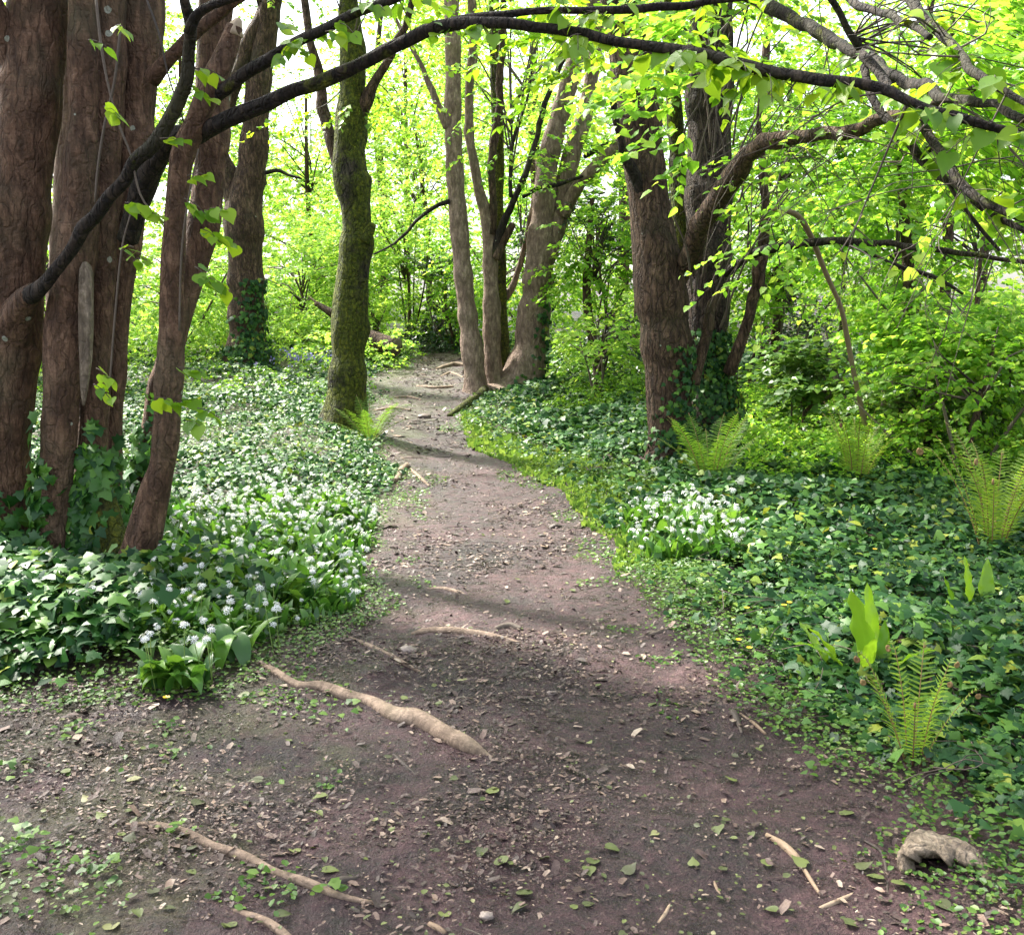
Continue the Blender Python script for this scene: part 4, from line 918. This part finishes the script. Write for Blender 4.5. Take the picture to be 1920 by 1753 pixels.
cl = thing('climbing_ivy', 'ivy climbing up the gaps of the left clump of stems', 'ivy', tuple(STEMS['C1']['c'][0]))
climb(None, 'C1', 0.0, frac('C1', 770), .3, .7, 85, .105, cl); climb(None, 'B', 0, frac('B', 760), -1.0, .35, 45, .095, cl); climb(None, 'C2', 0, frac('C2', 790), .1, .7, 70, .10, cl); climb(None, 'D', 0, frac('D', 720), -.3, .6, 45, .09, cl)
climb(None, 'Ef', 0, 1, -.5, .8, 30, .10, cl)
acc = Acc()
for key, top, a0, n in (('A', 900, .8, 110), ('B', 860, -.6, 90), ('C1', 840, .2, 240), ('C2', 850, .2, 200), ('D', 800, -.3, 150), ('Ef', 930, -.4, 120)): climb(acc, key, 0, frac(key, top), a0, .8, n, .09)
acc.obj('leaves', M['ivyyoung'], cl, True, 'stuff')
for key, py, a0, sp_, n, size, lab in (('K', 520, .7, .7, 500, .085, 'dark ivy sleeve round the foot of the forked brown tree'), ('g', 610, .2, .9, 1300, .058, 'ivy wrapping the foot of the right hand thick trunk'), ('f', 640, .6, .6, 380, .058, 'ivy strands on the left one of the two thick trunks'), ('d', 560, .9, .6, 140, .08, 'ivy at the foot of the largest pale stem')):
    acc = Acc(); climb(acc, key, .02, frac(key, py), a0, sp_, n, size); 
    if key in 'fg': climb(acc, key, .0, frac(key, 780), a0*.5, 1.2, 700, size)
    if key == 'K': climb(acc, 'K', .0, frac('K', 640), 0, 1.4, 300, size)
    t = thing('climbing_ivy', lab, 'ivy', tuple(STEMS[key]['c'][1])); acc.obj('leaves', M['ivy'], t, True, 'stuff')

# ------------------------------------------------------------------ ferns
def frond(n=36, L=1.0, lean=.35, curve=.9, width=.17, curl=0.0, seed=0):
    """frond rising along +Z and bending towards +Y; returns blade and stalk arrays"""
    rs = np.random.default_rng(seed); ss = np.linspace(0, 1, n+1)
    pts = [np.zeros(3)]; ang = lean
    for i in range(n):
        ang2 = ang + curve*ss[i]**1.6 + (curl*max(0, (ss[i]-.80)/.20)**1.3 if curl else 0)
        step = L/n*(1 if not curl or ss[i] < .82 else .55)
        pts.append(pts[-1]+np.array([0, math.sin(ang2), math.cos(ang2)])*step)
    pts = np.array(pts); tg = nrm(np.gradient(pts, axis=0)); B = Acc()
    for i in range(2, n):
        s = ss[i]; w = width*L*(math.sin(math.pi*min(1, .10+s*.92))**.75)*(1 if not curl or s < .85 else .45)
        if s < .12: w *= .4
        nb = np.cross(np.array([1., 0, 0]), tg[i]); w0 = w
        for sg in (-1, 1):
            ax = nrm(np.array([sg*1.0, 0, 0])+tg[i]*.32+nb*.18+rs.normal(0, .09, 3)); w = w0*rs.uniform(.85, 1.08); nn = nb+rs.normal(0, .15, 3)
            b2 = nrm(np.cross(ax, nrm(nn))); h = L/n*.36
            V = [pts[i]+b2*h*.55, pts[i]-b2*h*.55]
            for q, (t, ww) in enumerate(((.3, .62), (.45, .42), (.6, .5), (.75, .3), (.88, .26))):
                c = pts[i]+ax*w*t - nb*w*.22*t*t; V += [c+b2*h*ww, c-b2*h*ww]
            V.append(pts[i]+ax*w-nb*w*.25)
            F = []
            for q in range(5): F += [(2*q, 2*q+1, 2*q+3), (2*q, 2*q+3, 2*q+2)]
            F.append((10, 11, 12)); B.add(np.array(V), T=np.array(F))
    S = Acc(); tube('', [[*p, .0065*L*(1-.75*s)] for p, s in zip(pts[::3], ss[::3])], None, None, 5, .04, 0, 1, 0, 0, S)
    if curl:
        c = pts[-1]; R_ = .022*L; th = np.linspace(0, 4.5*math.pi, 26)
        sp3 = [[0+c[0], c[1]+R_*(1-t/16)*math.sin(t)*.9, c[2]-R_+R_*(1-t/16)*math.cos(t), .011*L*(1-t/22)] for t in th]
        tube('', sp3, None, None, 6, .008, .1, 1, 0, 0, S)
    return B, S
def frondmesh(mat, **kw):
    B, S = frond(**kw)
    b = mesh('frond', np.concatenate(B.V), [np.concatenate(B.T)], M[mat]); s = mesh('stalk', np.concatenate(S.V), [np.concatenate(S.T), np.concatenate(S.Q)], M['rachis'], True)
    return b, s
FR = {'g': [frondmesh('fern', curve=.55, lean=.05, seed=1), frondmesh('fern', curve=.8, lean=.05, width=.15, seed=2)],
      'p': [frondmesh('fernpale', curve=.6, lean=.0, width=.12, curl=1.5, seed=3), frondmesh('fernpale', curve=.9, lean=0, width=.13, seed=4), frondmesh('fernpale', curve=.45, lean=0, width=.11, seed=14)],
      'y': [frondmesh('fernpale', n=28, curve=.3, lean=.0, width=.125, curl=3.2, seed=5), frondmesh('fernpale', n=26, curve=.4, lean=0, width=.10, curl=4.0, seed=6)],
      'd': [frondmesh('fern', curve=1.5, lean=.5, width=.15, seed=7)]}
def fern(px, py, h, n, kind, label, tilt=(.15, .5), arc=(0, 6.28), dist=None):
    g = G(px, py); g[2] = float(htop(g[0], g[1])); t = thing('fern', label, 'fern', tuple(g), 'ferns along the path')
    for i in range(n):
        b, s = random.choice(FR[kind]); az = arc[0]+(arc[1]-arc[0])*(i+random.uniform(.2, .8))/n; tl = random.uniform(*tilt); sc = h*random.uniform(.75, 1.08)
        Rm = (Matrix.Rotation(az-math.pi/2, 3, 'Z') @ Matrix.Rotation(-tl, 3, 'X')).to_3x3()
        R = np.array(Rm); p = g+np.array([math.cos(az), math.sin(az), 0])*.03*h*2
        f = inst('frond', b, t, p, R, sc)
        o = bpy.data.objects.new('stalk', s); COL.objects.link(o); o.parent = f
fern(1330, 925, .78, 14, 'g', 'green shuttlecock fern at the foot of the thick ivied trunks', (.12, .42))
fern(1605, 925, .78, 12, 'p', 'pale yellow fern with upright fronds in the dark ivy', (.03, .28))
fern(1640, 815, .85, 12, 'p', 'tall hazy fern behind the pale upright fern', (.1, .45))
fern(1860, 1045, .9, 14, 'p', 'large fern with tall fronds at the right edge', (.05, .40))
fern(1765, 945, .75, 7, 'd', 'fern with dark fronds arching low between the pale fern and the right edge', (.3, .8))
fern(1712, 1430, .48, 8, 'y', 'young fern with curled croziers in front of the right bank', (.08, .38))
fern(694, 826, .66, 10, 'g', 'fresh green fern at the foot of the mossy trunk', (.3, .85))
fern(1420, 800, .5, 7, 'g', 'half hidden fern in the shade right of the ivied trunks', (.2, .6))
fern(1790, 790, .7, 9, 'p', 'feathery fern far back at the right below the hazel', (.15, .5))
fern(1700, 835, .95, 11, 'p', 'tall fern standing behind the dark arching fronds', (.1, .45))
fern(1540, 800, .7, 9, 'p', 'fern left of the tall hazy one near the dead branch foot', (.1, .5))
fern(1890, 880, .85, 10, 'g', 'green fern at the right edge behind the large one', (.1, .5))
# hart's tongue ferns
def tongue_mesh(bend, w, wav, tip=0.0):
    V, F = [], []; n = 14; y = z = 0; a = math.radians(90)
    for i in range(n+1):
        t = i/n; ww = w*(.12+.88*min(1, t*2.6))*(1-max(0, (t-.45)/.55)**1.8)+.003; q = wav*math.sin(t*22)
        V += [(-ww*(1+.10*math.sin(t*17)), y+q, z), (-ww*.45, y+ww*.30+q*.4, z), (0, y+ww*.05, z), (ww*.45, y+ww*.30-q*.4, z), (ww*(1+.10*math.cos(t*15)), y-q, z)]
        y += math.cos(a)/n; z += math.sin(a)/n; a -= (bend+tip*max(0, t-.7)*8)/n
    for i in range(n):
        for j in range(4): b = i*5+j; F.append((b, b+1, b+6, b+5))
    return mesh('leaf', np.array(V), [np.array(F)], M['tongue'], True)
TM = [tongue_mesh(.35, .13, .024), tongue_mesh(.9, .10, .03, .3), tongue_mesh(.2, .12, .020), tongue_mesh(1.2, .11, .035, .8)]
for px, py, lab, leaves in ((1625, 1250, 'hart\'s tongue fern with broad light green straps on the right bank', [(0, .30, 3.6, .12, 0), (2, .27, 2.0, .05, .03), (1, .22, 3.3, .25, -.10), (3, .20, 3.0, .5, -.06), (2, .17, 1.2, .1, .06), (3, .22, .3, .9, .05), (1, .20, 4.6, .2, -.02), (1, .20, 5.4, .45, .07), (0, .18, 2.6, .5, -.12)]),
                            (1830, 1130, 'smaller hart\'s tongue fern near the right edge behind the broad one', [(2, .20, 2.2, .1, -.03), (0, .19, 1.2, .12, .05), (2, .14, 3.2, .3, -.09), (3, .18, 4.2, .6, -.12), (1, .13, .5, .3, .07)])):
    g = G(px, py, .1); g[2] -= .05; t = thing('tongue_fern', lab, 'fern', tuple(g))
    for k, sc, az, tl, dx in leaves:
        R = np.array((Matrix.Rotation(az-math.pi/2, 3, 'Z') @ Matrix.Rotation(-tl, 3, 'X')).to_3x3()); inst('leaf', TM[k], t, g+np.array([dx, random.uniform(-.03, .03), 0]), R, sc*1.5)

# ------------------------------------------------------------------ roots, logs, sticks, fallen leaves, litter
def gline(rows, sink=.3):
    out = []
    for px, py, w in rows:
        g = G(px, py); d = math.dist(g, (0, 0, CAMZ)); r = w*.5*d/FPX; out.append([g[0], g[1], float(htop(g[0], g[1]))+r*(1-sink*2), r])
    return out
ROOTS = [
 ([(485,1240,4),(515,1256,13),(560,1280,16),(600,1284,18),(650,1300,20),(700,1310,25),(745,1334,30),(790,1344,31),(835,1366,30),(870,1384,30),(895,1396,22),(918,1404,8),(940,1412,3)], 'thick pale root snaking across the earth in the left foreground', .20),
 ([(235,1533,7),(290,1533,13),(345,1550,15),(400,1578,16),(460,1595,18),(520,1622,17),(580,1645,16),(640,1665,13),(715,1675,6)], 'thin pale root crossing the bottom left of the bare earth', .12),
 ([(772,1180,6),(800,1177,13),(850,1178,15),(905,1184,13),(950,1192,9),(985,1200,4)], 'short root lying across the middle of the path', .3),
 ([(645,1186,5),(690,1202,10),(740,1226,10),(790,1248,5)], 'slender root left of the middle of the path', .3),
 ([(425,1685,5),(470,1702,12),(510,1722,14),(545,1753,15),(570,1790,12)], 'small root running out of the bottom edge at the left', .25),
 ([(908,738,16),(890,754,16),(868,766,14),(842,780,8)], 'mossy root reaching from the pale stems onto the path', .1),
 ([(800,1098,4),(830,1096,8),(860,1102,8),(880,1110,4)], 'thin root bump in the path below the garlic', .3),
 ([(742,905,10),(752,888,12),(762,872,9)], 'stub of root at the left path edge past the garlic', .1),
 ([(770,880,5),(785,895,8),(805,908,5)], 'little root beside the stub at the left path edge', .2),
 ([(700,770,4),(735,765,7),(770,768,4)], 'pale root lying across the path right of the mossy trunk', .2),
 ([(782,722,4),(815,727,7),(850,726,4)], 'root crossing the far path below the bend', .2),
 ([(820,690,5),(850,684,9),(882,686,6)], 'dark root step at the far end of the path', .1),
 ([(825,705,3),(845,698,6),(870,708,4)], 'pale root twisting below the far root step', .2),
 ([(740,745,4),(765,742,7),(790,748,4)], 'root ridge left of the far path centre', .2),
]
for i, (rows, lab, sink) in enumerate(ROOTS):
    o = tube('tree_root', gline(rows, sink), M['root'] if i != 5 else M['barkmoss'], None, 18, .014, .13, i+3, 4, wob=.35)['o']; tag(o, lab, 'root', 'exposed roots on the path')
STICKS = [
 ([(1438,1556,9),(1470,1578,15),(1496,1602,14),(1500,1606,9),(1518,1632,8),(1538,1662,6)], 'broken bent stick lying on the earth at lower right'),
 ([(1538,1690,8),(1570,1678,9),(1618,1655,5)], 'short stick right of the broken bent one'),
 ([(1622,1568,4),(1655,1590,6),(1664,1640,5),(1668,1690,4),(1700,1730,4),(1730,1762,3)], 'long thin curved twig left of the hollow wood'),
 ([(1330,1622,5),(1342,1645,6),(1352,1662,4)], 'straight little stick left of the broken bent one'),
 ([(1376,1335,16),(1384,1350,10),(1392,1368,6)], 'stubby dark stick end at the right path edge'),
 ([(1388,1335,7),(1415,1352,7),(1436,1368,5)], 'pale stick beside the stubby one at the right path edge'),
 ([(1320,1352,4),(1350,1352,6),(1372,1362,5)], 'twig left of the stubby dark stick'),
 ([(1196,1190,4),(1240,1184,9),(1292,1172,6)], 'dark stick at the right edge of the path'),
 ([(1255,1145,6),(1280,1150,11),(1300,1148,7)], 'short thick stick at the right path edge nearer the garlic'),
 ([(608,1660,16),(635,1642,19),(662,1634,14),(676,1625,6)], 'chunky piece of bark lying on the thin root'),
 ([(536,1648,5),(556,1640,8),(576,1618,6)], 'small stick leaning over the thin root'),
 ([(738,1400,5),(756,1420,8),(780,1440,5)], 'small stick below the thick root'),
 ([(812,1660,4),(840,1662,8),(868,1662,5)], 'short twig at bottom centre'),
 ([(805,1712,12),(820,1720,13),(835,1728,10)], 'stubby twig at the bottom edge'),
 ([(840,1708,4),(880,1722,5),(915,1738,4)], 'thin twig beside the stubby twig at the bottom edge'),
 ([(648,1512,3),(652,1500,5),(668,1482,3)], 'little twig left of the path centre'),
 ([(700,1753,5),(730,1735,7),(775,1705,4)], 'dark twig near the bottom edge left of centre'),
 ([(1235,1712,6),(1248,1695,8),(1258,1675,5)], 'pale flat splinter at bottom centre right'),
 ([(1300,1595,3),(1330,1606,4),(1390,1622,3)], 'thin twig pointing at the broken bent stick'),
 ([(1050,1030,3),(1080,1027,5),(1115,1022,4)], 'twig lying on the sunny stretch of path'),
 ([(930,1176,12),(955,1172,14),(978,1176,10)], 'dark chunk of wood behind the short root'),
 ([(1200,1300,3),(1215,1303,5),(1228,1292,3)], 'tiny forked twig in the right half of the path'),
]
for i, (rows, lab) in enumerate(STICKS):
    o = tube('fallen_stick', gline(rows, .12), M['wood'] if i in (0, 1, 3, 5, 13, 17) else M['twig'], None, 8, .012, .15, i, 3)['o']; tag(o, lab, 'stick', 'sticks on the path')
# fallen log behind the mossy tree
q1, q2 = P(575, 563, 19.6), P(735, 652, 18.6); q2[2] = max(q2[2], float(htop(q2[0], q2[1]))+.12); 
t = thing('fallen_log', 'fallen log behind the mossy trunk with its broken end in the air', 'log', (q2[0], q2[1], float(htop(q2[0], q2[1]))))
tube('log', [[*P(592, 568, 19.4), .045], [*P(640, 598, 19.2), .10], [*P(690, 632, 18.9), .15], [*P(742, 652, 18.6), .19]], M['barkmid'], t, 18, .06, .12, 4, 4)
for k in range(4): tube('splinter', [[*P(600, 574, 19.4), .03], [*(P(590, 566-k*3, 19.4)+np.array([-.05*k, .03*k, .03])), .006]], M['wood'], t, 6, .05, .1, k)
tube('cut_end', [[*P(738, 651, 18.6), .186], [*P(744, 653, 18.58), .175]], M['twig'], t, 16, .02, .06, 2)
# arched hollow piece of wood at lower right
g = G(1762, 1618); gz = float(htop(g[0], g[1]))
n, m = 40, 60
ii, jj = np.meshgrid(np.arange(n+1)/n, np.arange(m+1)/m, indexing='ij'); th = math.pi*jj
prof = (1-.30*ii**1.5)*np.where(ii < .12, .86+1.16*ii, 1.0)
rx = .135*prof*(1+.06*fbm(ii*3, jj*4, 0, 2, 5)); rz = .078*prof*(1+.07*fbm(ii*3, jj*3, 2, 2, 6))*(1-.55*sstep(.6, 1, ii))
rag = .035*fbm(jj*6, 0, 0, 3, 8)*(1-ii)
V = np.stack([g[0]-np.cos(th)*rx+.06*ii, g[1]-.02+ii*.20+rag-.05*(1-np.sin(th)), gz-.02+np.maximum(np.sin(th), 0)**.5*rz+.02*np.cos(th)], -1)
V += (.006*fbm(V[..., 0]*60, V[..., 1]*14, V[..., 2]*60, 3, 9))[..., None]*np.array([.3, .2, 1])
V = V.reshape(-1, 3); O = len(V); ctr = np.array([g[0]+.01, g[1]+.08, gz-.02]); Vi = ctr+(V-ctr)*np.array([.80, .97, .66])+np.array([.012, 0, 0])
i = np.arange(n)[:, None]; j = np.arange(m)[None]; Q = np.stack([i*(m+1)+j, i*(m+1)+j+1, (i+1)*(m+1)+j+1, (i+1)*(m+1)+j], -1).reshape(-1, 4)
rim = np.array([(a, a+1, O+a+1, O+a) for a in range(m)])
o = obj('hollow_wood', np.vstack([V, Vi]), [Q[:, ::-1], Q+O, rim], M['weathered'], None, True); tag(o, 'arched chunk of weathered hollow wood half buried at the lower right edge', 'wood')
# green leaves dropped on the earth
FM = [mesh('fallen_leaf', LIME[0]*np.array([w, 1, z])-np.array([0, .5, 0]), [LIME[1]], M['fallen'], True) for w, z in ((1, .9), (.9, 2.0), (1.1, -1.2))]
spots = [(500,1655),(470,1715),(430,1722),(960,1610),(800,1560),(1180,1622),(1105,1622),(1300,1610),(1150,1580),(1445,1690),(1620,1620),(1690,1655),(1770,1700),(1410,1560),(1600,1465),(1370,1450),(1020,1600),(210,1725),(250,1670),(10,1680),(545,1495),(310,1420),(320,1385),(455,1300),(820,1308),(1330,1330),(1440,1610),(930,1470),(700,1530),(1240,1760),(620,1620),(360,1625),(160,1490),(120,1440),(850,1450),(760,1300)]
spots += [(random.uniform(60, 1650), 1250+500*random.random()**.8) for _ in range(55)]
for px, py in spots:
    g = G(px, py)
    if sdist(g[0], g[1]) < .03: continue
    th = random.uniform(0, 6.28); R = frames(np.array([[math.cos(th), math.sin(th), .05]]), np.array([[0, 0, 1.]])+rng.normal(0, .16, (1, 3)))[0]
    o = inst('fallen_leaf', random.choice(FM), None, (g[0], g[1], float(hpath(g[0], g[1]))+.018), R, random.uniform(.020, .050))
    tag(o, 'small green fallen leaf lying on the bare brown earth', 'leaf', 'green leaves dropped on the path')
# stones
for px, py, w, lab in ((765,1210,34,'flat reddish stone left of the path middle'),(1040,985,26,'dark stone on the path right of centre'),(1035,1292,20,'pale flat stone in the middle of the path'),(1018,1002,16,'small grey stone next to the dark one'),(795,780,26,'pale stone in the far path'),(1205,968,14,'whitish stone at the right path edge by the garlic'),(912,1700,26,'embedded grey stone at the bottom centre')):
    g = G(px, py); d = math.dist(g, (0, 0, CAMZ)); r = w*.5*d/FPX
    th, ph = np.meshgrid(np.linspace(0, 2*math.pi, 14, endpoint=False), np.linspace(.05, math.pi-.05, 9)); rr = 1+.35*fbm(np.cos(th)*np.sin(ph)*1.4+px, np.sin(th)*np.sin(ph)*1.4, np.cos(ph)*1.4, 2, 3)
    V = np.stack([np.cos(th)*np.sin(ph)*rr*r, np.sin(th)*np.sin(ph)*rr*r*.8, np.cos(ph)*rr*r*.42], -1)+np.array([g[0], g[1], float(hpath(g[0], g[1]))+.012])
    Q, _ = tubefaces(9, 14, False); o = obj('stone', V.reshape(-1, 3), [Q], M['stone'] if 'dark' not in lab else M['twig'], None, False); tag(o, lab, 'stone', 'stones in the path')
# crumbs of leaf, bark, bud scale over the path: one litter object
la, lt = Acc(), Acc()
CH = (np.array([(-.5,-.18,0),(.4,-.25,.06),(.55,.1,-.02),(.05,.28,.08),(-.45,.2,.02)]), np.array([(0,1,2),(0,2,3),(0,3,4)]))
for y0, y1, dens, k in ((2.0, 3.6, 6500, .50), (3.6, 6, 3800, .62), (6, 10, 1500, .85), (10, 21, 320, 1.4)):
    x, y = visible_samples(y0, y1, dens); s = sdist(x, y)
    w = np.clip(.42+.95*fbm(x*1.7, y*1.7, 0, 3, 71), .12, 1)
    keep = (s > -.1) & (rng.uniform(0, 1, len(x)) < w); x, y = x[keep], y[keep]; n = len(x)
    pos = np.stack([x, y, hpath(x, y)+.012+rng.uniform(0, .008, n)], 1); th = rng.uniform(0, 6.28, n)
    R = frames(np.stack([np.cos(th), np.sin(th), rng.normal(0, .15, n)], 1), np.array([0, 0, 1.])+rng.normal(0, .28, (n, 3)))
    scatter(la, CH, pos, R, .019*k*np.exp(rng.normal(0, .55, n)))
    m = rng.uniform(0, 1, n) < .07; p0 = pos[m]; th = rng.uniform(0, 6.28, m.sum()); L = rng.uniform(.03, .15, m.sum())*k
    e = p0+np.stack([np.cos(th)*L, np.sin(th)*L, rng.normal(.002, .004, m.sum())], 1); A = np.array([[math.cos(q*2.094)*.5, 0, math.sin(q*2.094)] for q in range(3)])*.0022*k
    V = np.concatenate([p0[:, None]+A, e[:, None]+A], 1); F = np.array([(0,1,4),(0,4,3),(1,2,5),(1,5,4),(2,0,3),(2,3,5)])
    lt.add(V.reshape(-1, 3), T=(F[None]+(np.arange(m.sum())*6)[:, None, None]).reshape(-1, 3))
o = la.obj('leaf_litter', M['litter'], None, False, 'stuff'); tag(o, 'crumbs of dead leaf and bark strewn over the path', 'litter')
o = lt.obj('twig_litter', M['twig'], None, False, 'stuff'); tag(o, 'tiny twigs strewn over the bare earth', 'litter')
la = Acc()
for y0, y1, dens, k in ((2.0, 4.2, 260, .75), (4.2, 8, 90, .9)):
    x, y = visible_samples(y0, y1, dens); s = sdist(x, y); keep = (s > -.05) & (rng.uniform(0, 1, len(x)) < np.clip(.4+.8*fbm(x*1.3, y*1.3, 0, 3, 97), .05, 1)); x, y = x[keep], y[keep]; n = len(x)
    pos = np.stack([x, y, hpath(x, y)+.016+rng.uniform(0, .006, n)], 1); th = rng.uniform(0, 6.28, n)
    R = frames(np.stack([np.cos(th), np.sin(th), rng.normal(0, .15, n)], 1), np.array([0, 0, 1.])+rng.normal(0, .3, (n, 3)))
    scatter(la, OVAL, pos, R, .017*k*np.exp(rng.normal(0, .4, n)))
o = la.obj('bud_scale_litter', M['fallen'], None, False, 'stuff'); tag(o, 'tiny green and yellow bud scales strewn over the path', 'litter')
# seedling tufts in the left foreground, each leaf an object
HM = mesh('leaf', OVAL[0], [OVAL[1]], M['herb'], True); HM2 = mesh('leaf', IVYM[0], [IVYM[1]], M['herb'], True)
for px, py, n, r, lab in ((45,1580,40,.10,'largest low tuft of round leaves at the bottom left'),(175,1625,22,.07,'bluish green tuft right of the largest low tuft'),(15,1440,26,.09,'leafy tuft at the left edge above the largest low tuft'),(145,1365,24,.09,'flat tuft below the ivy of the left clump'),(500,1625,10,.05,'tiny seedling beside the thin root'),(340,1550,10,.04,'tiny seedling on the thin root'),(640,1320,16,.10,'sprinkle of pale seedlings beside the thick root'),(320,1400,14,.08,'yellowish tuft in the middle of the mossy earth'),(1530,1440,12,.05,'lone seedling on the right of the path'),(620,1665,8,.03,'minute seedling near the bark piece')):
    g = G(px, py); t = thing('seedling_tuft', lab, 'plant', tuple(g), 'seedlings on the bare earth')
    for i in range(n):
        p = g+np.array([random.gauss(0, r*.6), random.gauss(0, r*.6), 0]); p[2] = float(htop(p[0], p[1]))+random.uniform(.012, .05)
        th = random.uniform(0, 6.28); R = frames(np.array([[math.cos(th), math.sin(th), .2]]), np.array([[0, -.2, 1.]])+rng.normal(0, .3, (1, 3)))[0]
        inst('leaf', random.choice((HM, HM2)), t, p, R, random.uniform(.018, .040))
